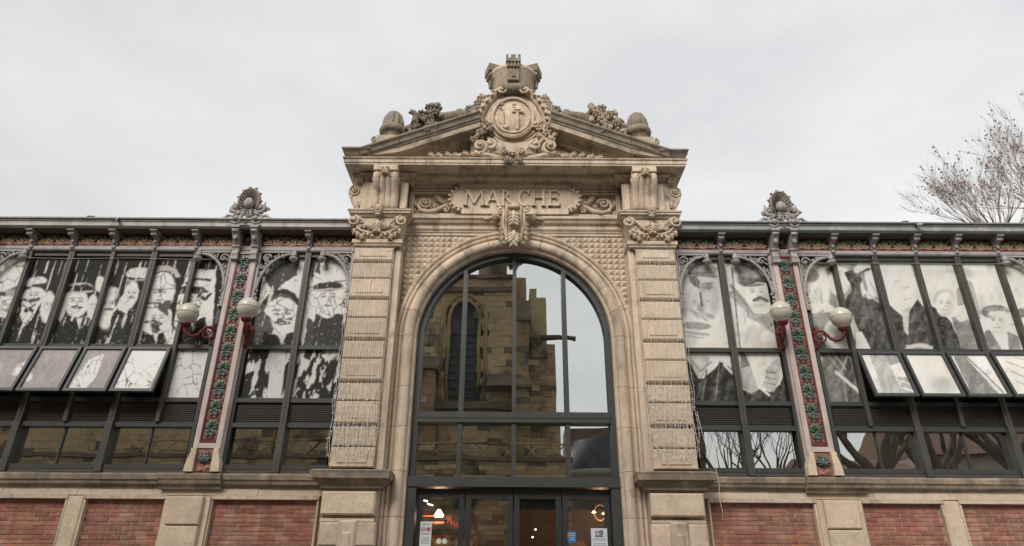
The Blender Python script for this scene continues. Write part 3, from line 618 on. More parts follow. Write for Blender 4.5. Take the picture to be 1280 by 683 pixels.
# ---- mural crown
cy = -.12; m = MB().lathe([(.44, 10.18), (.41, 10.3), (.41, 10.34), (.43, 10.36), (.455, 10.60), (.485, 10.63), (.485, 10.67), (.51, 10.69), (.51, 10.75), (.46, 10.76), (0, 10.76)], (cx0, cy, 0), 32); m.build('crown_drum', SC, portal)
def tower(ang):
    m = MB(); c, s_ = math.cos(ang), math.sin(ang); rr = .46
    def bx(u0, u1, w0, w1, z0, z1):
        v = [(cx0 + (rr + w) * c - u * s_, cy + (rr + w) * s_ + u * c, z) for z in (z0, z1) for w in (w0, w1) for u in (u0, u1)]
        m.add(v, [(0, 2, 3, 1), (4, 5, 7, 6), (0, 1, 5, 4), (1, 3, 7, 5), (3, 2, 6, 7), (2, 0, 4, 6)])
    front = abs(c) < .1
    if front: bx(-.115, .115, -.22, .03, 10.36, 10.70)
    else:
        for q in range(6): bx(-.05 - .013 * q, .05 + .013 * q, -.1, -.01 + .012 * q, 10.42 + .045 * q, 10.47 + .045 * q)
    for u in (-.12, -.055, .01, .075): bx(u, u + .04, .0, .08, 10.66, 10.76)
    bx(-.145, .145, -.2, .10, 10.76, 10.84)
    for u in (-.145, -.05, .09): bx(u, u + (.055 if u != -.05 else .10), -.2, .10, 10.84, 10.93)
    bx(-.03, .03, .02, .05, 10.42, 10.6)
    return m.build('crown_turret', SX, portal)
for a in (-90, -20, 200): tower(R(a))
# ---- acorn urns
for sg, lab in ((-1, None), (1, None)):
    ux = 2.31 * sg; uy = -.42; zb = 8.86
    m = MB().box(ux - .24, ux + .24, uy - .2, uy + .25, zb - .1, zb + .16).build('urn_plinth', SW, portal)
    m = MB().lathe([(.17, .12), (.125, .17), (.12, .22), (.16, .27), (.2, .31), (.0, .31)], (ux, uy, zb), 20); m.build('urn_neck', SC, portal)
    m = MB().lathe([(.15, .28), (.22, .3), (.245, .34), (.25, .38), (.235, .43), (.2, .45)], (ux, uy, zb), 28)
    m.lathe([(.2, .44), (.21, .5), (.205, .58), (.185, .68), (.14, .77), (.075, .83), (0, .85)], (ux, uy, zb), 72, lambda a, z: 1 - .15 * abs(math.cos(5 * a)) ** 3); m.build('acorn_finial', SX, portal)
    m = MB().spiral(ux + sg * .27, zb + .06, uy - .18, .07, 1.2, PI / 2, -sg, .025); m.build('plinth_scroll', SW, portal)
# ---- cornucopias
for sg in (-1, 1):
    m = MB(); pts = [(.92, 9.66), (1.08, 9.65), (1.22, 9.60), (1.36, 9.54), (1.50, 9.46)]; rr = [.06, .08, .105, .13, .16]
    m.tube([(sg * x, -.42, z) for x, z in pts], rr, 14)
    for i in range(13):
        t = i / 12 * 3.9; j = int(t); q = t - j; x = pts[j][0] + (pts[j + 1][0] - pts[j][0]) * q; z = pts[j][1] + (pts[j + 1][1] - pts[j][1]) * q; r = rr[j] + (rr[j + 1] - rr[j]) * q
        m.tube([(sg * (x + .012 * math.cos(a)), -.42 + (r + .004) * math.cos(a), z + (r + .004) * math.sin(a)) for a in [2 * PI * k / 12 for k in range(13)]], .013, 4, False)
    m.build('horn', SX, portal)
    m = MB(); m.ball((sg * 1.66, -.42, 9.38), (.26, .20, .22), 14, 8, Matrix.Rotation(sg * .45, 3, 'Y'), .05)
    for i in range(190):
        t = rnd.random(); x = 1.40 + .66 * t; zt = 9.74 - .72 * max(0, t - .25) ** 1.1; zbm = 9.25 - .28 * t
        m.ball((sg * (x + rnd.uniform(-.03, .03)), -.5 + rnd.uniform(-.15, .16), rnd.uniform(zbm, zt)), rnd.uniform(.03, .07), 7, 5, jit=.14)
    for p in ((1.62, 9.62), (1.52, 9.5), (1.75, 9.47), (1.86, 9.27), (1.6, 9.35)): m.rosette(sg * p[0], -.68, p[1], rnd.uniform(.08, .11), 6, .05)
    for i in range(12): m.leaf((sg * rnd.uniform(1.45, 1.92), rnd.uniform(9.15, 9.55)), rnd.uniform(0, 6.2), .16, .11, -.66, .04, 3)
    m.build('spilling_fruit', SW if sg > 0 else SX, portal)

# ================================================================ MARKET HALL BODY (interior shell and roof)
hall = thing('market_hall', 'dark long interior and low roof of the covered market behind the glass front', 'building')
MB().box(-12, 12, 9, 9.3, 0, 8.1).build('back_wall', DK, hall)
for sg in (-1, 1):
    a, b = sorted((sg * 12, sg * 12.3)); MB().box(a, b, .5, 9.3, 0, 8.1).build('side_wall', DK, hall)
MB().box(-12, 12, .5, 9, .13, .16).build('floor_slab', DK, hall)
MB().add([(-12.3, .35, 7.3), (12.3, .35, 7.3), (12.3, 9.4, 8.0), (-12.3, 9.4, 8.0)], [(0, 1, 2, 3)]).build('roof', ZN, hall)
MB().box(-12.3, 12.3, .46, .5, 6.95, 7.31).build('lintel', DK, hall); MB().add([(-12.3, .5, 7.27), (12.3, .5, 7.27), (12.3, 9.3, 7.96), (-12.3, 9.3, 7.96)], [(0, 3, 2, 1)]).build('ceiling', DK, hall)
for sg in (-1, 1):
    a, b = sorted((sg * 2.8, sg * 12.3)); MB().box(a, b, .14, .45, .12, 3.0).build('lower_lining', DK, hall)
MB().box(-2.6, 2.6, 3.6, 3.7, .13, 2.9).build('market_stall_back', IB, hall)

# ================================================================ BRICK WALLS
brick_mesh = None
def brickwall(sg):
    side = 'left' if sg < 0 else 'right'
    wl = thing('brick_wall', 'low wall of red brick panels in pale stone frames %s of the portal' % side, 'wall')
    a, b = sorted((sg * 2.8, sg * 12)); MB().box(a, b, .09, .14, .12, 2.9).build('mortar_bed', MO, wl)
    piers = [(4.6, 5.27), (6.53, 6.78), (8.08, 8.33), (9.3, 9.97), (11.4, 12)]
    panels = [(2.96, 4.6), (5.27, 6.53), (6.78, 8.08), (8.33, 9.3), (9.97, 11.4)]
    for i, (p, q) in enumerate(piers):
        x0, x1 = sorted((sg * p, sg * q)); big = q - p > .4
        if big:
            xm = (x0 + x1) / 2
            MB().box(x0, x1, -.02, .1, .12, 2.73).build('pier', SB, wl)
            for k, zq in enumerate((2.72, 2.30, 1.86, 1.4, .95, .5)): MB().box(x0 + .08, x1 - .08, -.09 + rnd.uniform(-.006, .006), -.015, zq - .40, zq, .015).build('pier_stone', SB, wl)
        else: MB().box(x0, x1, 0, .1, .12, 2.735, .02).build('pier', SB, wl)
    for (p, q) in panels:                                   # raised stone fillet round each panel
        x0, x1 = sorted((sg * p, sg * q))
        MB().box(x0 - .002, x1 + .002, -.005, .1, 2.69, 2.74).build('panel_head', ST, wl)
        for xx in (x0, x1 - .03): MB().box(xx, xx + .03, .012, .1, .12, 2.688).build('panel_edge', ST, wl)
    for p, q in zip([2.82, 3.9, 4.7, 5.5, 6.66, 7.8, 8.9, 10.2], [3.9, 4.7, 5.5, 6.66, 7.8, 8.9, 10.2, 12]): MB().box(*sorted((sg * (p + .003), sg * (q - .003))), rnd.uniform(-.004, .004), .12, 2.742, 2.84).build('band_stone', SB, wl)
    sp = [(0, 2.82), (.02, 2.83), (.03, 2.86), (.07, 2.89), (.085, 2.90), (.10, 2.95), (.12, 2.965), (.13, 3.03), (.12, 3.055), (0, 3.065)]
    segs = [2.87, 3.7, 4.45, 5.4, 6.3, 7.3, 8.2, 9.2, 10.1, 12]
    for p, q in zip(segs[:-1], segs[1:]):
        bulge = -.06 if (p, q) in ((4.45, 5.4), (9.2, 10.1)) else 0
        x0, x1 = sorted((sg * (p + .002), sg * (q - .002))); MB().sweep([(o + rnd.uniform(-.003, .003), z + rnd.uniform(-.004, .004)) for o, z in sp], [(x0, .02 + bulge), (x1, .02 + bulge)]).build('sill_course', SD, wl)
    # bricks, the nearest panels piece by piece
    ch, gp = .0635, .011; bl = .225; small = MB(); cnt = 0
    meshes = {}
    def bm(l):
        key = round(l, 2)
        if key not in meshes:
            meshes[key] = MB().box(-key / 2, key / 2, -.03, .02, 0, ch - gp, .003).mesh('brick', BR)
        return meshes[key]
    for pi, (p, q) in enumerate(panels):
        r = 0; z = 2.688 - ch
        while z > .2:
            x = p + .032 - (0 if r % 2 else bl / 2 + .01)
            while x < q - .032:
                xa = max(x, p + .034); xb = min(x + bl, q - .034)
                if xb - xa > .03:
                    xm = sg * (xa + xb) / 2; yy = .110 + rnd.uniform(-.003, .003)
                    if z > 1.93 and pi < 3 and cnt < 298: obj('brick', bm(xb - xa), wl, (xm, yy, z)); cnt += 1
                    else: small.box(xm - (xb - xa) / 2, xm + (xb - xa) / 2, yy - .03, yy + .02, z, z + ch - gp)
                x += bl + gp
            z -= ch; r += 1
    o = small.build('lower_bricks', BR, wl); o['kind'] = 'stuff'
for sg in (-1, 1): brickwall(sg)

# ================================================================ PRINTED FILM (historic photo print), painted on the panes' own grid
u_f = FPX; cth, sth = math.cos(PITCH), math.sin(PITCH); cr_, sr_ = math.cos(ROLL), math.sin(ROLL)
def draw_xy(X, Z):                                       # wall coordinates of the print -> drawing coordinates of the artwork
    dx = X - CAM[0]; dy = 10.5; dz = Z - CAM[2]
    fwd = dy * cth + dz * sth; up = -dy * sth + dz * cth
    rx = dx * cr_ + up * sr_; uy = -dx * sr_ + up * cr_
    return 640 + u_f * rx / fwd, 341.5 - u_f * uy / fwd
def hashn(x, y, s):
    def h(a, b): v = np.sin(a * 127.1 + b * 311.7 + s * 74.7) * 43758.5453; return v - np.floor(v)
    xi, yi = np.floor(x), np.floor(y); fx, fy = x - xi, y - yi; fx = fx * fx * (3 - 2 * fx); fy = fy * fy * (3 - 2 * fy)
    return (h(xi, yi) * (1 - fx) + h(xi + 1, yi) * fx) * (1 - fy) + (h(xi, yi + 1) * (1 - fx) + h(xi + 1, yi + 1) * fx) * fy
def fbm(x, y, s, sc): return .5 * hashn(x / sc, y / sc, s) + .3 * hashn(x / sc * 2.1, y / sc * 2.1, s + 1) + .2 * hashn(x / sc * 4.3, y / sc * 4.3, s + 2)
def sst(a, b, t): q = np.clip((t - a) / (b - a), 0, 1); return q * q * (3 - 2 * q)
def inpoly(x, y, P):
    c = np.zeros(x.shape, bool); n = len(P)
    for i in range(n):
        x1, y1 = P[i]; x2, y2 = P[i - 1]
        if y1 == y2: continue
        c ^= ((y1 > y) != (y2 > y)) & (x < (x2 - x1) * (y - y1) / (y2 - y1) + x1)
    return c
def layer(g, x, y, items):
    for it in items:
        k = it[0]
        if k == 'e':
            _, cx, cy, rx, ry, rot, val = it[:7]; soft = it[7] if len(it) > 7 else .12
            c, s_ = math.cos(rot), math.sin(rot); u = ((x - cx) * c + (y - cy) * s_) / rx; v = (-(x - cx) * s_ + (y - cy) * c) / ry
            a = 1 - sst(1 - soft, 1 + soft, np.hypot(u, v))
        elif k == 'r':                                   # ring (open hair or brim): cx cy rx ry val width a0 a1 (degrees, up = 270)
            _, cx, cy, rx, ry, val, wd, a0, a1 = it; u = (x - cx) / rx; v = (y - cy) / ry; ang = (np.degrees(np.arctan2(v, u)) - a0) % 360
            a = (1 - sst(wd * .7, wd * 1.2, abs(np.hypot(u, v) - 1))) * (ang < (a1 - a0))
        elif k == 'p':
            _, P, val = it; a = inpoly(x, y, P).astype(float)
        elif k == 'l':
            _, P, wd, val = it; a = np.zeros(x.shape)
            for (x1, y1), (x2, y2) in zip(P[:-1], P[1:]):
                t = np.clip(((x - x1) * (x2 - x1) + (y - y1) * (y2 - y1)) / ((x2 - x1) ** 2 + (y2 - y1) ** 2), 0, 1)
                a = np.maximum(a, 1 - sst(wd * .6, wd * 1.2, np.hypot(x - x1 - t * (x2 - x1), y - y1 - t * (y2 - y1))))
        g = g * (1 - a) + val * a
    return g
def face(cx, cy, r, lean=0, dk=.33):
    return [('e', cx, cy, r, r * 1.32, lean, .74, .1), ('e', cx + r * .55, cy + r * .2, r * .4, r * .95, lean, .60, .6), ('e', cx, cy + r * 1.05, r * .5, r * .25, 0, .6, .6),
            ('e', cx - r * .38, cy - r * .12, r * .2, r * .09, 0, dk, .5), ('e', cx + r * .36, cy - r * .12, r * .2, r * .09, 0, dk, .5), ('l', [(cx - r * .6, cy - r * .32), (cx - r * .2, cy - r * .36)], r * .06, dk + .1),
            ('l', [(cx + r * .2, cy - r * .36), (cx + r * .6, cy - r * .32)], r * .06, dk + .1),
            ('e', cx + r * .04, cy + r * .25, r * .13, r * .1, 0, .5, .6), ('l', [(cx - r * .32, cy + r * .62), (cx + r * .32, cy + r * .62)], r * .07, dk + .05)]
RIGHT = [('e', 872, 350, 34, 40, 0, .55, .4), ('p', [(860, 338), (868, 340), (876, 352), (874, 361), (862, 352)], .2), ('e', 878, 335, 19, 8, .1, .36), ('l', [(862, 343), (896, 345)], 2, .25), ('l', [(862, 341), (894, 341)], 1, .2), ('e', 885, 358, 9, 4, .1, .33, .6), ('l', [(880, 354), (892, 353)], 1, .25), ('e', 893, 366, 5, 6, 0, .5, .6), ('l', [(884, 376), (898, 374)], 1.2, .3),
    ('l', [(876, 366), (878, 382)], 1.6, .2), ('l', [(852, 372), (870, 378), (880, 392), (892, 396)], 3.2, .42), ('l', [(866, 388), (884, 400)], 1.5, .4), ('l', [(860, 384), (874, 398)], 1.2, .38), ('e', 858, 378, 8, 16, .3, .5, .4), ('e', 893, 378, 6, 14, 0, .5, .5), ('e', 870, 407, 20, 5, .06, .36), ('l', [(852, 414), (886, 418)], 1.6, .42), ('l', [(855, 419), (880, 422)], 1, .45),
    ('p', [(905, 318), (965, 318), (962, 350), (930, 352), (912, 344)], .24), ('e', 914, 342, 8, 3.5, 0, .45), ('e', 912, 346, 10, 14, .2, .62, .3), ('p', [(908, 366), (918, 362), (936, 384), (934, 390)], .42), ('l', [(914, 356), (938, 386)], 2.4, .34), ('l', [(912, 380), (930, 381), (932, 405)], .8, .5)] + \
    face(947, 366, 15, .05, .36) + [('e', 943, 348, 21, 10, -.12, .22), ('l', [(928, 358), (945, 352), (964, 354)], 1.3, .7), ('l', [(930, 357), (947, 351), (965, 353)], 1.1, .1), ('e', 942, 342, 15, 5, -.1, .36, .4), ('l', [(943, 375), (951, 371), (960, 376)], 2.1, .16), ('e', 951, 381, 5, 1.5, 0, .5),
    ('p', [(934, 380), (944, 392), (958, 392), (968, 386), (978, 424), (966, 416), (950, 404), (934, 396)], .42), ('p', [(946, 398), (962, 394), (972, 410), (962, 408)], .33), ('l', [(915, 334), (926, 440)], 1.1, .22), ('p', [(968, 404), (976, 408), (980, 424), (973, 424)], .58),
    # lower row, inner bay
    ('p', [(852, 446), (860, 450), (878, 474), (892, 462), (902, 452), (918, 462), (926, 508), (850, 508)], .085), ('p', [(856, 440), (888, 446), (880, 470), (874, 474)], .48), ('p', [(862, 447), (882, 452), (874, 464)], .58), ('l', [(862, 446), (876, 464), (890, 452)], 1, .3), ('l', [(884, 462), (878, 500)], 1.2, .2), ('l', [(900, 452), (894, 504)], 1, .22), ('l', [(906, 456), (916, 466)], 1.8, .68),
    ('p', [(926, 440), (934, 444), (948, 486), (938, 496), (926, 478)], .46), ('p', [(926, 440), (932, 442), (938, 458), (926, 460)], .22), ('p', [(924, 484), (940, 492), (950, 486), (964, 490), (976, 480), (982, 460), (994, 470), (996, 508), (924, 508)], .085), ('p', [(956, 478), (958, 462), (966, 452), (972, 448), (978, 456), (974, 476), (968, 490), (952, 482)], .48), ('l', [(958, 464), (970, 466)], .9, .25), ('l', [(957, 471), (971, 474)], .9, .25), ('l', [(956, 478), (970, 481)], .9, .25), ('l', [(950, 484), (962, 494)], 1.6, .72),
    # outer bay
    ('p', [(1000, 318), (1078, 318), (1070, 336), (1060, 400), (1030, 372), (1008, 352)], .36), ('e', 1018, 368, 20, 36, .1, .70, .1), ('e', 1015, 344, 10, 8, .1, .34), ('l', [(1012, 350), (1026, 362), (1028, 378)], 1.6, .4)] + face(1016, 366, 10, 0, .42) + \
    [('e', 1050, 351, 14, 18, .1, .70, .1), ('e', 1040, 331, 8, 3.5, 0, .55), ('p', [(1056, 340), (1078, 334), (1084, 354), (1100, 374), (1110, 390), (1124, 441), (1060, 441), (1054, 380), (1066, 360)], .13), ('e', 1084, 333, 17, 7, -.35, .66), ('l', [(1072, 343), (1086, 336), (1092, 336)], 1.6, .2), ('e', 1090, 356, 13, 18, .3, .69, .12), ('l', [(1078, 344), (1084, 362)], 2.2, .34), ('l', [(1084, 366), (1098, 376)], 1.2, .5), ('l', [(1082, 368), (1096, 437)], .8, .06), ('l', [(1088, 352), (1098, 370)], .8, .4),
    ('p', [(1012, 392), (1060, 388), (1070, 420), (1068, 441), (1018, 441)], .34), ('e', 1049, 418, 19, 24, .15, .72, .08), ('l', [(1042, 422), (1048, 422)], 1, .3), ('l', [(1043, 428), (1053, 428)], 1, .3), ('l', [(1020, 412), (1032, 441)], 5, .2), ('l', [(1018, 394), (1030, 388)], 1.4, .4), ('l', [(1062, 392), (1074, 420)], 3.4, .52), ('p', [(1069, 416), (1078, 414), (1092, 441), (1072, 441)], .72),
    ('e', 1126, 366, 22, 32, .1, .715, .1), ('l', [(1120, 352), (1126, 351)], .9, .5), ('l', [(1130, 360), (1138, 358)], .9, .5), ('l', [(1132, 374), (1140, 372)], .9, .45), ('r', 1142, 372, 13, 26, .62, .06, 270, 80), ('p', [(1110, 378), (1118, 386), (1128, 394), (1134, 392), (1148, 374), (1156, 384), (1180, 404), (1190, 441), (1120, 441)], .12), ('p', [(1128, 388), (1138, 382), (1136, 420), (1131, 412)], .62), ('l', [(1140, 330), (1154, 372)], 1.5, .42), ('l', [(1142, 330), (1156, 372)], .6, .12),
    ('e', 1150, 431, 23, 12, .1, .14), ('e', 1150, 437, 18, 8, 0, .58), ('e', 1150, 440, 14, 6, 0, .3), ('l', [(1134, 432), (1166, 434)], 1.3, .6)] + \
    [('p', [(1160, 378), (1172, 386), (1190, 402), (1206, 441), (1168, 441)], .10), ('e', 1181, 372, 13, 11, 0, .5, .3)] + face(1182, 380, 11.5, .05, .42) + \
    [('p', [(1190, 396), (1206, 394), (1222, 412), (1232, 441), (1204, 441)], .30), ('e', 1204, 390, 9, 12, .2, .72), ('p', [(1196, 362), (1208, 350), (1216, 352), (1222, 372), (1228, 400), (1216, 396), (1208, 380), (1198, 382)], .42),
    ('e', 1211, 341, 8, 5, .6, .55, .4), ('e', 1238, 332, 5, 5, 0, .5, .5)] + face(1247, 401, 12.5, .1, .34) + [('e', 1244, 389, 17, 8, -.05, .2), ('e', 1248, 392, 12, 5, 0, .68, .3), ('e', 1243, 386, 12, 3, -.05, .36), ('p', [(1232, 414), (1238, 412), (1256, 441), (1234, 441), (1230, 424)], .3), ('p', [(1260, 414), (1274, 420), (1278, 441), (1262, 441)], .34), ('l', [(1252, 386), (1272, 390)], 2, .38), ('e', 1278, 391, 8, 6, 0, .25), ('l', [(1264, 405), (1280, 407)], 1, .45),
    # lower row outer bay
    ('p', [(1020, 441), (1062, 441), (1080, 508), (1022, 508)], .16), ('e', 1038, 470, 16, 36, -.2, .26, .6), ('l', [(1036, 444), (1054, 468), (1060, 506)], 1.2, .34), ('l', [(1060, 444), (1052, 466)], 1.6, .42), ('l', [(1046, 465), (1078, 492)], 2.0, .72), ('l', [(1046, 445), (1058, 462)], .8, .5), ('e', 1024, 449, 5, 6, 0, .6),
    ('p', [(1082, 441), (1100, 441), (1118, 508), (1092, 508)], .44), ('p', [(1100, 441), (1122, 441), (1124, 456), (1106, 462)], .34), ('p', [(1107, 462), (1124, 462), (1132, 478), (1112, 478)], .68), ('p', [(1112, 478), (1132, 478), (1144, 508), (1118, 508)], .40), ('l', [(1116, 484), (1136, 492)], 1.2, .64), ('l', [(1118, 494), (1134, 500)], 1.4, .7),
    ('e', 1168, 470, 22, 32, .2, .69, .1), ('e', 1166, 490, 14, 12, 0, .5, .5), ('p', [(1186, 448), (1200, 448), (1236, 508), (1200, 508)], .30), ('p', [(1204, 441), (1228, 441), (1262, 508), (1238, 508), (1218, 474)], .71), ('l', [(1202, 449), (1218, 470), (1238, 500)], 1, .22), ('l', [(1250, 456), (1280, 470)], 1, .42), ('l', [(1254, 470), (1280, 484)], 1, .42), ('l', [(1258, 484), (1280, 496)], 1, .42), ('l', [(1262, 450), (1280, 456)], 1, .45)]
LEFT = [('p', [(-60, 318), (36, 318), (20, 392), (8, 396), (-60, 396)], .66), ('l', [(-20, 366), (4, 368), (20, 360), (30, 366)], 3.0, .12), ('e', 12, 366, 7, 4, 0, .4), ('e', 4, 384, 17, 13, 0, .69),
    ('e', 44, 352, 14, 6, -.15, .66), ('l', [(28, 362), (42, 358), (58, 355)], 2.6, .10), ('e', 42, 370, 15, 11, -.1, .66), ('p', [(26, 376), (50, 378), (38, 400), (29, 408), (24, 392)], .66), ('l', [(30, 374), (38, 377), (48, 373)], 1.8, .10), ('l', [(26, 381), (34, 385), (44, 380)], 1, .14), ('e', 31, 388, 3, 3, 0, .07), ('e', 38, 387, 3.4, 3, 0, .07), ('l', [(28, 404), (20, 425)], 1.4, .6), ('e', 59, 384, 9, 20, .15, .67),
    ('e', 98, 360, 17, 7, -.1, .5), ('l', [(84, 370), (92, 360), (106, 356), (116, 362)], 2.2, .14), ('e', 95, 379, 15, 17, .05, .68), ('e', 78, 384, 4, 18, .3, .6), ('e', 115, 384, 7, 16, .1, .66), ('e', 124, 355, 6, 11, .1, .66), ('l', [(116, 364), (134, 368)], 1.8, .07), ('l', [(92, 392), (86, 408)], 1.4, .7),
    ('e', 134, 385, 13, 27, .2, .68), ('e', 133, 366, 8, 6, 0, .55), ('e', 147, 376, 4, 9, .1, .16), ('p', [(128, 400), (142, 390), (150, 372), (158, 360), (170, 352), (172, 366), (158, 392), (146, 386)], .66), ('p', [(140, 392), (146, 385), (158, 396), (152, 441), (128, 441)], .08),
    ('e', 175, 342, 18, 8, -.02, .64), ('p', [(157, 345), (176, 347), (198, 349), (192, 362), (182, 366), (176, 352), (160, 352)], .10), ('e', 163, 368, 9, 18, .2, .68), ('l', [(158, 350), (196, 349)], 1.1, .45),
    ('e', 200, 362, 18, 27, .15, .69), ('p', [(180, 360), (212, 360), (216, 441), (160, 441), (166, 416), (178, 390)], .69), ('r', 204, 350, 19, 16, .5, .17, 200, 345), ('r', 203, 352, 16, 13, .12, .07, 200, 345), ('l', [(174, 381), (186, 378), (200, 378)], 1.4, .15), ('l', [(176, 384), (190, 384)], .9, .2), ('l', [(181, 402), (192, 400), (198, 412)], 1.8, .10), ('p', [(188, 402), (198, 406), (196, 422), (190, 420)], .12),
    ('p', [(226, 360), (236, 340), (250, 336), (270, 337), (262, 441), (212, 441), (222, 372)], .69), ('l', [(248, 320), (244, 342), (232, 354)], 1.6, .6), ('l', [(232, 354), (246, 348), (262, 350)], 1.8, .10), ('l', [(252, 362), (248, 370), (256, 374), (262, 368)], 2.2, .08), ('l', [(214, 405), (222, 415)], 1.6, .14),
    # inner bay
    ('p', [(300, 318), (445, 318), (440, 441), (296, 441)], .68), ('p', [(330, 336), (344, 322), (376, 318), (370, 344), (356, 352), (342, 366), (332, 352)], .13), ('r', 352, 392, 26, 24, .16, .15, 190, 330), ('p', [(316, 396), (328, 386), (336, 396), (342, 412), (330, 428), (312, 420)], .15), ('p', [(308, 420), (338, 426), (358, 424), (364, 441), (304, 441)], .2),
    ('p', [(386, 324), (400, 320), (400, 344), (394, 340), (390, 352)], .14), ('p', [(404, 320), (412, 320), (408, 340)], .15), ('p', [(384, 396), (394, 402), (398, 424), (408, 441), (378, 441)], .13), ('e', 422, 397, 6, 5, 0, .09), ('l', [(424, 400), (416, 412), (404, 428)], 1.6, .12), ('l', [(430, 396), (424, 414), (432, 430)], 1.4, .14), ('p', [(424, 424), (438, 414), (436, 441), (416, 441)], .14), ('l', [(418, 352), (440, 350)], .9, .2)]
def feat(cx, cy, r, mo=0):
    q = [('e', cx - r * .4, cy - r * .1, r * .24, r * .09, -.1, .24, .6), ('e', cx + r * .4, cy - r * .1, r * .24, r * .09, .1, .24, .6), ('l', [(cx - r * .66, cy - r * .34), (cx - r * .2, cy - r * .4)], r * .07, .3), ('l', [(cx + r * .2, cy - r * .4), (cx + r * .66, cy - r * .34)], r * .07, .3),
         ('l', [(cx + r * .05, cy - r * .1), (cx + r * .12, cy + r * .28), (cx - r * .06, cy + r * .32)], r * .05, .33), ('l', [(cx - r * .3, cy + r * .68), (cx + r * .32, cy + r * .66)], r * .06, .2), ('l', [(cx - r * .9, cy + r * .2), (cx - r * .7, cy + r * .85), (cx - r * .2, cy + r * 1.25)], r * .05, .4)]
    if mo: q += [('l', [(cx - r * .5, cy + r * .56), (cx, cy + r * .44), (cx + r * .5, cy + r * .56)], r * .11, .16)]
    return q
LEFT += feat(41, 369, 9, 1) + feat(61, 381, 8) + feat(95, 377, 12, 1) + feat(117, 381, 6) + feat(135, 380, 11, 1) + feat(164, 367, 8, 1) + feat(199, 366, 13) + feat(196, 398, 12, 1) + feat(242, 376, 13, 1) + feat(352, 394, 17, 1) + feat(410, 372, 14) + feat(8, 382, 10, 1)
LEFT += [('e', 96, 361, 18, 5, -.05, .07), ('l', [(78, 367), (114, 364)], 1.3, .5), ('e', 135, 362, 14, 4, .05, .62), ('p', [(84, 396), (92, 404), (104, 404), (112, 396), (116, 441), (80, 441)], .05), ('p', [(94, 397), (98, 412), (102, 397)], .6), ('p', [(178, 412), (192, 420), (204, 414), (212, 441), (172, 441)], .06), ('p', [(190, 416), (194, 430), (198, 416)], .62),
         ('e', 240, 362, 17, 5, .05, .08), ('l', [(220, 366), (258, 364)], 1.4, .1), ('p', [(226, 396), (240, 402), (256, 396), (262, 441), (218, 441)], .07), ('p', [(237, 400), (241, 414), (246, 400)], .62), ('r', 352, 386, 22, 22, .08, .14, 195, 345), ('p', [(330, 414), (350, 420), (372, 412), (380, 441), (322, 441)], .08), ('p', [(346, 418), (352, 432), (358, 418)], .6),
         ('e', 410, 358, 19, 6, -.05, .09), ('l', [(388, 363), (432, 360)], 1.4, .5), ('p', [(394, 392), (410, 398), (428, 392), (436, 441), (388, 441)], .10)]
rs = np.random.RandomState(5); VS = np.stack([rs.uniform(-60, 450, 620), rs.uniform(310, 510, 620)], 1)
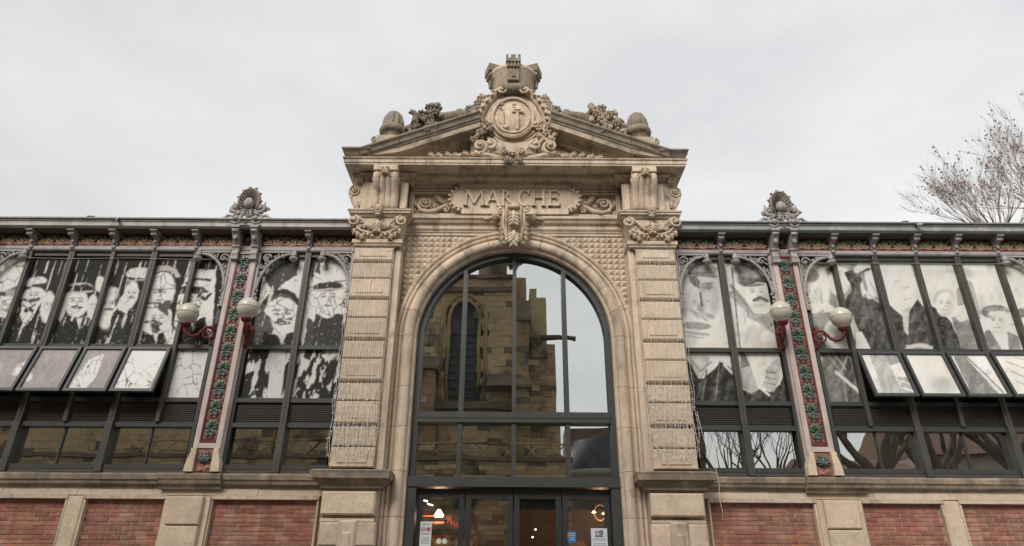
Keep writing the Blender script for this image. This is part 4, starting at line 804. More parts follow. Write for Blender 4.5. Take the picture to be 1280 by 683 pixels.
def print_value(X, Z, side):
    x, y = draw_xy(X, Z)
    aw = 1.4 if side > 0 else 3.2; wx = x + aw * (fbm(x, y, 3, 7) - .5); wy = y + aw * (fbm(x, y, 9, 7) - .5)
    fine = hashn(x * 1.1, y * 1.1, 5)
    if side > 0:
        g = layer(np.full(x.shape, .70), wx, wy, RIGHT)
        tex = fbm(x, y, 21, 5) - .5; fold = hashn((x + y * .3) * .22 + 3 * fbm(x, y, 14, 22), y * .05, 17) - .5; g = g + np.where(g < .5, .20, .05) * tex + np.where(g < .5, .12, .04) * (fine - .5) + np.where(g < .5, .13, .09) * fold
        g = g - .12 * sst(.62, .75, fbm(x, y, 31, 26)) * (g > .5)
        g = g * (1 - .0) + 0
    else:
        base = .035 + .045 * fbm(x, y, 2, 9)
        g = layer(base, wx, wy, LEFT)
        dark = g < .3
        sl = x + (y - 400) * .30                            # streaks run down the film
        st = hashn(sl * .55, y * .03, 8); st2 = hashn(sl * .9 + 40, y * .02, 12)
        g = np.where(dark & (st > .86) & (fine > .25), .6, g); g = np.where(dark & (st2 > .90) & (y < 372), .55, g)
        g = np.where(dark & (fbm(x, y, 44, 3) > .73) & (y > 385), .3, g)
        inner = (x > 296) & (y > 436)
        q = fbm(x * 1.5 + y * .4, y * .55, 51, 9)
        g = np.where(inner, np.where(q > .54, .6, .07), g)
        g = np.where(inner & (x > 332) & (x < 358) & (abs(x - 345 - (y - 470) * -.12) < 9), .62, g)
        out = (x <= 296) & (y > 436)
        rosy = .30 + .14 * fbm(x, y * .4, 61, 6)
        g = np.where(out, rosy + .06 * (fine - .5), g)
        g2 = layer(g, wx, wy, [('e', 40, 470, 10, 14, .6, .66), ('e', 46, 478, 8, 7, .6, .66), ('p', [(98, 500), (118, 455), (136, 446), (132, 478), (118, 500)], .66), ('p', [(140, 500), (172, 438), (212, 436), (206, 510), (150, 508)], .70), ('p', [(200, 436), (280, 436), (270, 510), (196, 510)], .70), ('e', 4, 470, 6, 14, .3, .6)])
        g = np.where(out, g2, g)
        # voronoi crackle on the pale film
        d1 = np.full(x.shape, 1e9); d2 = np.full(x.shape, 1e9)
        sx_, sy_ = wx, wy * .8
        for vx, vy in VS:
            d = np.hypot(sx_ - vx, sy_ - vy * .8); m2 = d < d1; d2 = np.where(m2, d1, np.minimum(d2, d)); d1 = np.minimum(d1, d)
        crack = d2 - d1; big = fbm(x, y, 71, 30)
        g = np.where((g > .5) & (crack < .2 + .35 * sst(.45, .65, big)) & (big > .36), .16 + .25 * (big < .5), g)
        g = g + .04 * (fine - .5)
    g = np.where(g < .5, g * (np.clip(g, .01, 1) / .5) ** (.22 if side > 0 else .4), g) * (1 - (.16 if side > 0 else .08) * fbm(x, y, 91, 34)); g = np.clip(g, .028, .78)
    tint = np.array([1.0, .975, .92]) if side > 0 else np.array([1.0, .985, .95])
    col = g[:, None] * tint
    if side < 0:
        mid = ((g > .2) & (g < .5))[:, None]; col = np.where(mid, g[:, None] * np.array([1.0, .93, .89]), col)
    return col
def soft_print(X, Z, side):
    return sum(print_value(X + a, Z + b, side) for a, b in ((-.007, -.004), (.007, .004), (.004, -.008), (-.004, .008))) / 4
def print_pane(x0, x1, z0, z1, side, parent, y=0., sash=None):
    st = .0125; nx = max(2, int((x1 - x0) / st)); nz = max(2, int((z1 - z0) / st))
    xs_ = np.linspace(x0, x1, nx + 1); zs_ = np.linspace(z0, z1, nz + 1); X, Z = np.meshgrid(xs_, zs_); X = X.ravel(); Z = Z.ravel()
    c = soft_print(X, Z, side)
    if sash is None: V = np.stack([X, np.full(X.shape, y), Z], 1)
    else:
        an, hz, hy = sash; l = hz - Z; V = np.stack([X, hy - l * math.sin(an), hz - l * math.cos(an)], 1)
    i = np.arange(nx)[None, :] + (np.arange(nz) * (nx + 1))[:, None]; F = np.stack([i, i + 1, i + nx + 2, i + nx + 1], -1).reshape(-1, 4)
    me = bpy.data.meshes.new('printed_pane'); me.vertices.add(len(V)); me.vertices.foreach_set('co', V.ravel())
    me.loops.add(F.size); me.loops.foreach_set('vertex_index', F.ravel().astype(np.int32)); me.polygons.add(len(F)); me.polygons.foreach_set('loop_start', np.arange(0, F.size, 4, dtype=np.int32))
    me.materials.append(PR); me.update(calc_edges=True)
    at = me.attributes.new('ink', 'FLOAT_COLOR', 'POINT'); at.data.foreach_set('color', np.concatenate([c, np.ones((len(c), 1))], 1).ravel().astype(np.float32))
    return obj('printed_pane', me, parent)

# ================================================================ GLAZED BAYS
MX = [5.66 + .733 * k for k in range(5)]
def bay(sg, inner, label):
    t = thing('glazed_bay', label, 'window', (0, 0, 0))
    e0, e1 = (2.80, 4.53) if inner else (5.03, 9.22)
    mids = [3.66] if inner else MX
    def X(a, b): return sorted((sg * a, sg * b))
    def bar(n, a, b, y0, y1, z0, z1, m=FR):
        p, q = X(a, b); return MB().box(p, q, y0, y1, z0, z1).build(n, m, t)
    for z0, z1 in ((6.78, 6.87), (5.07, 5.14), (4.17, 4.24), (3.77, 3.84), (3.12, 3.19)): bar('transom', e0, e1, -.045 if z0 != 3.12 else -.06, .10, z0, z1, FR)
    bar('sill_flashing', e0, e1, -.055, .1, 3.066, 3.116, FB)
    for p in (e0, e1 - .06): bar('side_frame', p, p + .06, -.05, .1, 3.19, 6.78)
    thick = [MX[1], MX[3]] if not inner else [3.66]
    for p in mids:
        th = .05 if (p in thick) else .032
        bar('mullion', p - th, p + th, -.085, .09, 3.845, 6.86, FB)
        if p in thick: bar('mullion', p - th - .004, p + th + .004, -.10, .09, 3.07, 3.84, FB)
        if th == .05: bar('mullion_groove', p - .008, p + .008, -.090, -.086, 3.85, 6.85, LV)
    eds = [e0 + .06] + mids + [e1 - .06]
    for i, (p, q) in enumerate(zip(eds[:-1], eds[1:])):
        a, b = p + .03, q - .03; xa, xb = X(a, b)
        print_pane(xa, xb, 5.14, 6.78, sg, t, .02)
        opened = (not inner) and i >= 1
        if opened:
            an = R(17); hz, hy = 5.06, -.10
            s_ = obj('awning_sash', None, t, (0, 0, 0))
            def rb(x0, x1, l0, l1, n='sash_rail'):
                m = MB(); v = []
                for l in (l0, l1):
                    for d in (-.03, .02):
                        for x in (x0, x1): v.append((x, hy - l * math.sin(an) + d * math.cos(an), hz - l * math.cos(an) + d * math.sin(an) * -1))
                m.add(v, [(0, 2, 3, 1), (4, 5, 7, 6), (0, 1, 5, 4), (1, 3, 7, 5), (3, 2, 6, 7), (2, 0, 4, 6)]); return m.build(n, FR, s_)
            rb(xa - .005, xb + .005, 0, .05); rb(xa - .005, xb + .005, .80, .85); rb(xa - .005, xa + .04, .05, .80, 'sash_stile'); rb(xb - .04, xb + .005, .05, .80, 'sash_stile')
            o = print_pane(xa + .04, xb - .04, hz - .81, hz - .05, sg, s_, 0, (an, hz, hy))
            MB().box(xa, xb, .3, .32, 4.25, 5.06).build('opening_dark_sheet', DK, t)  # near-black sheet in place of the unlit depth behind the open sash
        else: print_pane(xa, xb, 4.24, 5.07, sg, t, .02)
        # louvre
        m = MB(); nsl = 11
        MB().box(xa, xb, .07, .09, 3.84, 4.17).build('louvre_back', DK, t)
        for k in range(nsl):
            z = 3.85 + k * .0295
            MB().prismx([(-.012, z), (-.012, z + .015), (.05, z + .029), (.052, z + .02)], xa, xb).build('louvre_slat', LV, t)
        if not inner and i >= 1 and p not in thick: pass
    lo = [e0 + .06] + thick + [e1 - .06] if not inner else eds
    for p, q in zip(lo[:-1], lo[1:]):
        xa, xb = X(p + .05, q - .05); MB().add([(xa, .03, 3.19), (xb, .03, 3.19), (xb, .03, 3.77), (xa, .03, 3.77)], [(0, 1, 2, 3)]).build('lower_pane', G2, t)
        if not inner and q - p > .9: xm = (xa + xb) / 2; MB().box(xm - .012, xm + .012, -.0, .06, 3.19, 3.77).build('glazing_bar', FR, t)
    return t
bay(-1, True, 'two-light glazed bay left of the portal, its cracked photo film pale above and dark below')
bay(-1, False, 'long glazed bay at far left with streaked photo film and a row of open sashes')
bay(1, True, 'two-light glazed bay right of the portal, film printed with two men in caps')
bay(1, False, 'long glazed bay at far right with faded portrait film and open sashes')
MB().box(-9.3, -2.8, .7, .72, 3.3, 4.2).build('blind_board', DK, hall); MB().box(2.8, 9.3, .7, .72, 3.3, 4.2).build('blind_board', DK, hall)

# ================================================================ TILED COLUMNS
TG = mat('mottled_rose_grey_tile', (.27, .15, .125), c2=(.14, .05, .045), scale=30, rough=.35, spec=.5)
def tile_mesh(w_, h_):
    m = MB()
    m.cur = 0; m.box(-w_ / 2, w_ / 2, -.012, .0, -h_ / 2, h_ / 2)
    m.cur = 1
    m.ball((0, -.012, h_ * .04), (w_ * .44, .010, h_ * .44), 12, 5)
    m.cur = 2
    for i in range(7):
        a = R(90 + (i - 3) * 27); l = w_ * (.50 - .03 * abs(i - 3))
        m.ball((math.cos(a) * l * .62, -.026, h_ * .02 + math.sin(a) * l * .75), (l * .55, .014, w_ * .075), 6, 4, Matrix.Rotation(-a, 3, 'Y'))
    m.cur = 3
    for s2 in (-1, 1):
        m.tube([(0, -.024, -h_ * .04), (s2 * w_ * .2, -.026, -h_ * .10), (s2 * w_ * .30, -.026, -h_ * .22), (s2 * w_ * .16, -.026, -h_ * .32), (s2 * w_ * .06, -.024, -h_ * .24)], w_ * .075, 5)
        m.ball((s2 * w_ * .12, -.02, -h_ * .16), (w_ * .07, .012, w_ * .06), 6, 4)
    m.cur = 4
    for s2 in (-1, 1):
        m.ball((s2 * w_ * .4, -.016, h_ * .42), (w_ * .09, .01, h_ * .05), 6, 4); m.ball((s2 * w_ * .2, -.018, -h_ * .43), (w_ * .12, .012, h_ * .03), 6, 4)
    m.ball((0, -.02, -h_ * .46), (w_ * .05, .012, h_ * .04), 6, 4)
    return m.mesh('tile', [TG, CZ, CG, CT, CR])
TM = tile_mesh(.225, .2975)
index()
def column(sg, cxx, label, crest=True):
    t = thing('tiled_column', label, 'column', (sg * cxx, 0, 0))
    MB().box(-.235, .235, -.10, .30, 3.07, 7.0).build('shaft', PK, t)
    for s2 in (-1, 1):
        a, b = sorted((s2 * .13, s2 * .215)); MB().box(a, b, -.155, -.10, 3.42, 6.80, .008).build('edge_strip', PK, t)
        m = MB().prism([(s2 * .135, 3.07), (s2 * .27, 3.07), (s2 * .26, 3.2), (s2 * .215, 3.36), (s2 * .215, 3.42), (s2 * .135, 3.42)][::(1 if s2 > 0 else -1)], -.19, .02); m.build('flared_foot', SB, t)
        a, b = sorted((s2 * .113, s2 * .128)); MB().box(a, b, -.135, -.10, 3.55, 6.80).build('crimson_border', CR, t)
    MB().box(-.13, .13, -.15, -.10, 3.42, 3.50, .006).build('cross_band', PK, t)
    MB().box(-.128, .128, -.135, -.10, 3.502, 3.548).box(-.128, .128, -.135, -.10, 6.79, 6.83).build('crimson_border', CR, t)
    for k in range(10): obj('tile', TM, t, (0, -.102, 3.575 + .15 + k * .3215), scale=(1, 1, 1.06))
    m = MB(); m.cur = 0; m.box(-.125, .125, -.13, -.1, 3.08, 3.41); m.cur = 1
    m.ball((0, -.15, 3.27), (.075, .03, .07), 9, 5); m.leaf((0, 3.2), PI / 2, .17, .14, -.14, .03, 3)
    for s2 in (-1, 1): m.leaf((0, 3.22), PI / 2 + s2 * .9, .12, .1, -.14, .03, 2)
    m.cur = 2
    for s2 in (-1, 1): m.spiral(s2 * .05, 3.12, -.14, .035, 1, 0, s2, .012)
    m.build('foot_tile', [CP, CT, CY], t)
    # twin corbels over the column carry the crest
    for s2 in (-1, 1):
        m = MB(); x = s2 * .165
        m.prismx([(-.10, 6.72), (-.19, 6.72), (-.21, 6.78), (-.19, 6.84), (-.20, 6.9), (-.26, 7.0), (-.33, 7.1), (-.36, 7.17), (-.36, 7.2), (-.05, 7.2)], x - .055, x + .055)
        m.box(x - .075, x + .075, -.39, -.05, 7.2, 7.24); m.box(x - .07, x + .07, -.22, -.05, 6.90, 6.93); m.box(x - .065, x + .065, -.22, -.05, 6.66, 6.72)
        m.tube([(x + .075 * (q - .5) * 1.4, -.345, 7.15) for q in (0, 1)], .035, 8); m.ball((x, -.3, 7.03), (.04, .03, .05))
        m.build('corbel', IR, t)
    m = MB(); m.cur = 0; m.box(-.10, .10, -.10, -.08, 6.97, 7.2); m.cur = 1; m.leaf((0, 7.02), PI / 2, .15, .13, -.11, .03, 3); m.build('small_tile', [CR, CG], t)
    if not crest: return t
    yb = -.36; c = t
    m = MB()
    for s2 in (-1, 1):
        m.spiral(s2 * .17, 7.36, yb, .115, 1.5, PI / 2, -s2, .034, [(s2 * .30, yb, 7.62), (s2 * .24, yb, 7.55), (s2 * .20, yb, 7.50)], 6, .04)
        m.spiral(s2 * .22, 7.58, yb - .02, .085, 1.3, -PI / 2, s2, .036, [(s2 * .08, yb, 7.45), (s2 * .12, yb, 7.55)], 6, .02)
        m.spiral(s2 * .30, 7.57, yb + .02, .06, 1.2, 0, s2, .024)
        m.tube([(s2 * .25, yb, 7.42), (s2 * .34, yb, 7.45), (s2 * .40, yb, 7.38), (s2 * .44, yb, 7.33)], [.03, .03, .028, .02], 6); m.spiral(s2 * .41, 7.34, yb, .055, 1.2, PI / 2, -s2, .022)
        m.tube([(s2 * .13, yb, 7.50), (s2 * .20, yb, 7.46), (s2 * .24, yb, 7.52), (s2 * .27, yb, 7.62), (s2 * .275, yb, 7.72)], [.04, .045, .045, .035, .012], 6)
        m.leaf((s2 * .08, 7.38), PI / 2 + s2 * .2, .2, .1, yb - .02, .03, 3)
        m.ball((s2 * .17, yb - .05, 7.36), .05); 
    m.tube([(0, yb, 7.26), (0, yb - .02, 7.5), (0, yb, 7.66)], [.035, .025, .02], 6)
    m.box(-.27, .27, yb - .02, yb + .1, 7.24, 7.27)
    m.build('crest_scrolls', IR, c)
    m = MB(); k = 15                                    # scallop shell hood
    for i in range(k + 1):
        a = R(-28) + R(236) * i / k
        m.tube([(.04 * math.cos(a), yb + .09, 7.68 + .05 * math.sin(a)), (.14 * math.cos(a), yb + .06, 7.69 + .20 * math.sin(a)), (.185 * math.cos(a), yb - .05, 7.70 + .265 * math.sin(a))], [.02, .035, .032], 6)
        if i % 2 == 0: m.ball((.215 * math.cos(a), yb - .04, 7.70 + .30 * math.sin(a)), .028, 6, 4)
    m.tube([(.18 * math.cos(a), yb - .06, 7.70 + .265 * math.sin(a)) for a in [R(-30) + R(240) * i / 20 for i in range(21)]], .02, 6)
    m.prism([(.16 * math.cos(a), 7.70 + .24 * math.sin(a)) for a in [2 * PI * i / 20 for i in range(20)]], yb + .09, yb + .12)
    m.build('shell_hood', mat('rusty_iron_paint', (.30, .26, .22), c2=(.15, .12, .095), scale=12, rough=.7) if 'rusty_iron_paint' not in bpy.data.materials else bpy.data.materials['rusty_iron_paint'], c)
    MB().lathe([(0, -.10), (.05, -.085), (.082, -.04), (.09, .0), (.082, .04), (.06, .09), (.03, .12), (0, .13)], (0, yb - .03, 7.66), 32, lambda a, z: 1 + .10 * math.cos(8 * a + z * 90) * math.cos(z * 110)).build('pine_cone', IR, c)
    return t
column(-1, 4.755, 'glazed tile column left of the portal, green palmettes on crimson between pink strips')
column(1, 4.755, 'glazed tile column right of the portal, warm-coloured foot stones and a lamp either side')
column(-1, 9.47, 'glazed tile column beyond the far left window bay', False); column(1, 9.47, 'glazed tile column beyond the far right window bay', False)

# ================================================================ EAVES
CL = mat('bright_green_glazed_leaf', (.12, .27, .10), c2=(.07, .17, .07), scale=20, rough=.3, spec=.5)
def frieze_mesh(w_, h_):
    m = MB(); m.cur = 0; m.box(-w_ / 2, w_ / 2, -.012, 0, -h_ / 2, h_ / 2)
    m.cur = 4
    for z in (-1, 1): m.box(-w_ / 2, w_ / 2, -.03, -.0, z * h_ / 2 - .012, z * h_ / 2 + .012)
    m.cur = 1
    for s2 in (-1, 1):
        m.spiral(s2 * w_ * .17, -.02 * h_, -.02, h_ * .30, 1.3, PI if s2 > 0 else 0, s2, .030, None, 5)
        m.spiral(s2 * w_ * .37, -.10 * h_, -.02, h_ * .27, 1.3, 0 if s2 > 0 else PI, -s2, .028, None, 5)
        m.tube([(0, -.018, -h_ * .3), (s2 * w_ * .15, -.02, -h_ * .38), (s2 * w_ * .3, -.02, -h_ * .28), (s2 * w_ * .45, -.018, -h_ * .38)], .02, 5)
    m.cur = 2
    for s2 in (-1, 1):
        for a, b, r in ((.22, .22, .11), (.30, .05, .09), (.16, .1, .08), (.40, .25, .08), (.10, .3, .06)):
            for q in range(3): m.ball((s2 * w_ * a + rnd.uniform(-.02, .02), -.035, h_ * b + rnd.uniform(-.02, .02)), (r * h_ * 2.0, .014, r * h_ * .9), 6, 4, Matrix.Rotation(rnd.uniform(0, 3), 3, 'Y'))
    m.cur = 3; m.rosette(0, -.035, h_ * .15, h_ * .26, 6, .02)
    return m.mesh('frieze_tile', [CR, CY, CL, CZ, CR])
FM = frieze_mesh(.655, .235)
def eaves(sg):
    side = 'left' if sg < 0 else 'right'
    t = thing('eaves', 'long zinc gutter over flowered tile frieze and iron corbels, %s of the portal' % side, 'cornice')
    a, b = sorted((sg * 2.84, sg * 12))
    gm = ZR if sg < 0 else ZN
    MB().sweep([(0, 7.205), (.30, 7.205), (.345, 7.215), (.36, 7.225), (.365, 7.30), (.385, 7.31), (.385, 7.325), (.30, 7.33), (0, 7.335)], [(a, 0), (b, 0)]).build('gutter', gm, t)
    MB().sweep([(.38, 7.338), (.42, 7.34), (.425, 7.36), (.38, 7.375), (-.35, 7.40), (-.35, 7.34)], [(a, 0), (b, 0)]).build('gutter_lip', ZR if sg < 0 else ZN, t)
    MB().box(a, b, -.285, .1, 7.192, 7.202).build('soffit_board', mat('brown_soffit', (.10, .085, .07), rough=.7) if 'brown_soffit' not in bpy.data.materials else bpy.data.materials['brown_soffit'], t)
    MB().box(a, b, -.06, .1, 6.955, 7.19).build('frieze_backing', CR, t)
    MB().sweep([(0, 6.86), (.07, 6.865), (.085, 6.885), (.085, 6.93), (.06, 6.955), (0, 6.96)], [(a, -.03), (b, -.03)]).build('iron_rail', IW, t)
    xs_ = [3.66] + MX + [9.9, 10.6, 11.3]
    bounds = [2.86, 3.66, 4.56, 4.97] + MX + [9.27]
    m0 = None
    for x in xs_:
        x *= sg
        m = MB() if m0 is None else None
        if m0 is None:
            q = MB(); q.prismx([(-.03, 6.94), (-.10, 6.94), (-.13, 6.97), (-.12, 7.02), (-.16, 7.07), (-.24, 7.12), (-.27, 7.15), (-.27, 7.17), (-.03, 7.17)], -.042, .042)
            q.box(-.06, .06, -.31, -.03, 7.165, 7.195); q.tube([(-.05, -.24, 7.12), (.05, -.24, 7.12)], .03, 8); q.ball((0, -.15, 7.02), (.035, .03, .05)); q.ball((0, -.12, 6.92), (.04, .03, .035)); q.box(-.055, .055, -.13, -.03, 6.965, 6.985)
            m0 = q.mesh('corbel', IR)
        obj('corbel', m0, t, (x, 0, 0))
    for p, q in zip(bounds[:-1], bounds[1:]):
        if q - p < .45: continue
        obj('frieze_tile', FM, t, (sg * (p + q) / 2, -.062, 7.072), scale=((q - p - .09) / .655, 1, .97))
    # openwork brackets
    def brk(xc, xe, zt=6.865):      # from column edge xc to pendant xe
        d = 1 if xe > xc else -1; wdt = abs(xe - xc); hgt = .72; y = -.09
        m = MB(); K = 14; P = [(xe - d * wdt * (1 - math.cos(PI / 2 * i / K)) - 0, zt - .06 - hgt * (1 - math.sin(PI / 2 * (K - i) / K)) ) for i in range(K + 1)]
        P = [(xc + d * (wdt - wdt * .93 * math.sin(PI / 2 * i / K)), zt - .055 - hgt * (1 - math.cos(PI / 2 * i / K))) for i in range(K + 1)]
        m.tube([(sg * x, y, z) for x, z in P], .028, 6); m.tube([(sg * (xc + (x - xc) * 1.0), y - .012, z - .012) for x, z in P], .012, 5)
        m.box(*sorted((sg * xc, sg * xe)), y - .02, y + .02, zt - .03, zt); m.box(*sorted((sg * xc, sg * (xc + d * .035))), y - .02, y + .02, zt - 1.05, zt)
        m.spiral(sg * (xc + d * .14), zt - .13, y, .085, 1.2, 0, 1, .02, None, 6); m.spiral(sg * (xc + d * .30), zt - .10, y, .055, 1.1, 1, -1, .016, None, 5); m.spiral(sg * (xc + d * .095), zt - .30, y, .055, 1.1, 2, 1, .016, None, 5)
        m.spiral(sg * (xc + d * .42), zt - .075, y, .032, 1.1, 2, 1, .013, None, 5); m.spiral(sg * (xc + d * .07), zt - .43, y, .035, 1.1, 2, -1, .013, None, 5)
        for q in range(16):
            u = rnd.random(); i = int(u * K); x, z = P[min(i, K)]; f = rnd.uniform(.15, .8)
            m.leaf((sg * (x + (xc + d * .03 - x) * f * .5), z + (zt - z) * f * .6), rnd.uniform(0, 6.2), .08, .05, y, .01, 2)
        for q in range(8):
            z = zt - .55 - q * .07; m.ball((sg * (xc + d * (.05 + .012 * (q % 2))), y, z), (.026, .014, .03), 6, 4)
            if q % 2: m.spiral(sg * (xc + d * .065), z, y, .03, 1, q, 1, .01, None, 4)
        m.build('openwork_bracket', IR, t)
        m = MB(); px_ = sg * (xe + d * .035)
        m.spiral(px_ - sg * d * .02, zt - .07, y - .05, .045, 1.2, PI / 2, 1, .016, None, 5); m.box(px_ - .03, px_ + .03, y - .05, y + .02, zt - .06, zt)
        m.tube([(px_, y - .03, zt - .04), (px_, y - .03, zt - .13)], .045, 8)
        m.lathe([(.04, .0), (.075, -.015), (.08, -.035), (.06, -.06), (.035, -.085), (.02, -.095), (0, -.10)], (px_, y - .03, zt - .125), 12, lambda a, z: 1 + .08 * math.cos(8 * a))
        m.build('pendant', IR, t)
    brk(4.52, 3.93); brk(2.84, 3.36); brk(5.0, 5.55); brk(9.22, 8.70)
for sg in (-1, 1): eaves(sg)
# wires along the window heads
for sg in (-1, 1):
    xs_ = [5.2 + .3 * i for i in range(13)]
    MB().tube([(sg * x, -.11, 6.70 + .008 * math.sin(x * 3)) for x in xs_], .006, 4).build('bird_wire', IR, label='thin taut wire across the top of the %s' % ('streaked windows at far left' if sg < 0 else 'pale portrait windows at far right'), cat='wire')

# ================================================================ ENTRANCE WINDOW AND DOORS
ent = thing('entrance_window', 'tall arched entrance window with grey metal mullions reflecting the church', 'window')
gy = .22
fr = [(0, .12), (0, .30), (.075, .30), (.075, .12)]
MB().arc([(-.10, .12), (-.10, .30), (.0, .30), (.0, .12), (-.10, .12)], AR, AZ, PI, 0, 40).build('arch_frame', FR, ent)
for sg in (-1, 1):
    a, b = sorted((sg * 1.55, sg * 1.65)); MB().box(a, b, .12, .30, 2.92, AZ).build('jamb_frame', FR, ent)
mull = [-.87, 0, .87]
for x in mull:
    ztop = AZ + math.sqrt(1.56 ** 2 - x * x); hw = .035
    MB().box(x - hw, x + hw, .10, .30, 4.07, ztop).build('mullion', FR, ent)
    MB().box(x - hw, x + hw, .11, .30, 3.05, 3.90).build('mullion', FR, ent)
MB().box(-1.55, 1.55, .08, .30, 3.90, 4.07).build('transom', FR, ent)
MB().box(-1.55, 1.55, .072, .079, 3.97, 3.985).build('transom_joint', FR, ent)
MB().box(-1.64, 1.64, .04, .31, 2.90, 3.05).build('door_head', FR, ent)
xs_ = [-1.55, -.87, 0, .87, 1.55]
for i in range(4):
    a, b = xs_[i] + (.035 if i else 0), xs_[i + 1] - (.035 if i < 3 else 0)
    K = 14; top = [(a + (b - a) * k / K, AZ + math.sqrt(max(0, 1.552 ** 2 - (a + (b - a) * k / K) ** 2))) for k in range(K, -1, -1)]
    tl = (.0035, -.002, .003, -.003)[i]
    pts = [(a, 4.07), (b, 4.07)] + top; MB().add([(x, gy + tl * x, z) for x, z in pts], [tuple(range(len(pts)))]).build('upper_pane', G1, ent)
    MB().add([(a, gy, 3.05), (b, gy, 3.05), (b, gy, 3.90), (a, gy, 3.90)], [(0, 1, 2, 3)]).build('lower_pane', G1, ent)
for sg in (-1, 1):
    a, b = sorted((sg * 1.50, sg * 1.68)); MB().box(a, b, .06, .31, .12, 2.90).build('door_post', FR, ent)
labs = ['leftmost glazed door leaf with no-smoking notice and two white discs', 'second glazed door leaf from the left, reflecting church stonework and no stickers',
        'dark unreflecting door leaf between the plain one and the stickered right one', 'rightmost glazed door leaf with blue sticker and white notice']
for i in range(4):
    a = -1.49 + i * .745 + .008; b = -1.49 + (i + 1) * .745 - .008
    d = thing('glass_door', labs[i], 'door', ((a + b) / 2, .2, .12), 'sliding door leaves of the entrance'); hw = (b - a) / 2
    for p, q in ((-hw, -hw + .085), (hw - .085, hw)): MB().box(p, q, -.04, .04, 0, 2.76).build('stile', DF, d)
    MB().box(-hw + .085, hw - .085, -.038, .038, 2.62, 2.76).build('rail', DF, d); MB().box(-hw + .085, hw - .085, -.038, .038, 0, .16).build('rail', DF, d)
    MB().add([(-hw + .085, 0, .16), (hw - .085, 0, .16), (hw - .085, 0, 2.62), (-hw + .085, 0, 2.62)], [(0, 1, 2, 3)]).build('pane', G4 if i == 2 else G3, d)
# notices
def ringm(m, cx, cz, r, wd, y):
    K = 20; v = [(cx + rr * math.cos(2 * PI * k / K), y, cz + rr * math.sin(2 * PI * k / K)) for rr in (r, r - wd) for k in range(K)]
    m.add(v, [(k, (k + 1) % K, K + (k + 1) % K, K + k) for k in range(K)])
def disc(m, cx, cz, r, y):
    K = 20; m.add([(cx + r * math.cos(2 * PI * k / K), y, cz + r * math.sin(2 * PI * k / K)) for k in range(K)], [tuple(range(K))])
def lines(m, x0, x1, z, n, dz, y, h=.006):
    for k in range(n):
        x = x0 + rnd.uniform(0, .01)
        while x < x1: 
            w2 = rnd.uniform(.01, .03); m.box(x, min(x + w2, x1), y, y + .001, z - k * dz, z - k * dz + h); x += w2 + .007
t = thing('door_notice', 'white paper notice with two red prohibition rings on the leftmost door', 'notice', (-1.325, .148, 2.22))
m = MB().box(-.085, .085, 0, .003, -.3, .18); m.build('sheet', WH, t)
m = MB(); [ (ringm(m, x, .07, .036, .007, -.004), m.add([(x - .028, -.0045, .045), (x - .022, -.0045, .04), (x + .028, -.0045, .095), (x + .022, -.0045, .10)], [(0, 1, 2, 3)])) for x in (-.04, .04)]; m.build('prohibition_mark', RD, t)
m = MB().box(-.06, -.02, -.002, -.001, .066, .074).box(.02, .055, -.002, -.001, .055, .085); lines(m, -.06, .06, .145, 2, .014, -.002); lines(m, -.065, .065, .01, 2, .014, -.002); lines(m, -.065, .065, -.05, 5, .02, -.002); m.build('print', BX, t, kind='stuff')
for k, x in enumerate((-1.12, -1.035)):
    m = MB(); disc(m, 0, 0, .038, 0); disc(m, 0, 0, .0379, .003); m.build('door_sticker', OW, loc=(x, .15, 2.125), label=('left' if k == 0 else 'right') + ' one of the two round off-white stickers beside the left notice', cat='sticker', group='round stickers on the left door')
t = thing('door_notice', 'white paper notice with red ring and navy wheelchair square on the rightmost door', 'notice', (1.30, .148, 2.12))
MB().box(-.125, .12, 0, .003, -.3, .20).build('sheet', WH, t)
m = MB(); ringm(m, -.04, .14, .028, .007, -.004); m.add([(-.062, -.0045, .12), (-.056, -.0045, .115), (-.018, -.0045, .16), (-.024, -.0045, .165)], [(0, 1, 2, 3)]); m.build('prohibition_mark', RD, t)
m = MB().box(.0, .055, -.002, -.001, .11, .17).box(-.065, .055, -.002, -.001, .08, .10); m.build('navy_square', NB, t)
m = MB(); ringm(m, .024, .132, .014, .004, -.004); m.box(.02, .025, -.005, -.004, .14, .162); m.box(.022, .04, -.005, -.004, .14, .144); m.box(.038, .042, -.005, -.004, .124, .142); m.build('wheelchair_mark', WH, t)
m = MB(); lines(m, -.1, .1, .05, 2, .02, -.002); lines(m, -.1, .1, -.02, 6, .025, -.002); m.build('print', BX, t, kind='stuff')
t = thing('door_sticker', 'square bright blue sticker at the inner edge of the rightmost door', 'sticker', (.87, .148, 2.20))
MB().box(-.05, .075, 0, .003, -.09, .07).build('sheet', BL, t); m = MB(); lines(m, -.02, .06, .04, 4, .03, -.002, .009); m.build('print', WH, t, kind='stuff'); m = MB().add([(-.05, -.003, -.02), (-.03, -.003, -.0), (-.025, -.003, .04), (-.05, -.003, .06)], [(0, 1, 2, 3)]); m.build('orange_flash', mat('orange_print', (.5, .2, .06)), t)
for nm_, p_, e_ in (('ceiling_lamp_light_left', (-1.43, 2.9, 2.68), 14), ('ceiling_lamp_light_right', (1.70, 2.9, 2.72), 10)):
    ld = bpy.data.lights.new(nm_, 'POINT'); lo = bpy.data.objects.new(nm_, ld); COL.objects.link(lo); lo.location = p_; ld.energy = e_; ld.color = (1, .66, .38); ld.shadow_soft_size = .08
CW = mat('worn_crate_wood', (.30, .17, .08), c2=(.2, .11, .05), scale=6, rough=.8); FO = mat('red_orange_fruit', (.45, .09, .03), rough=.5)
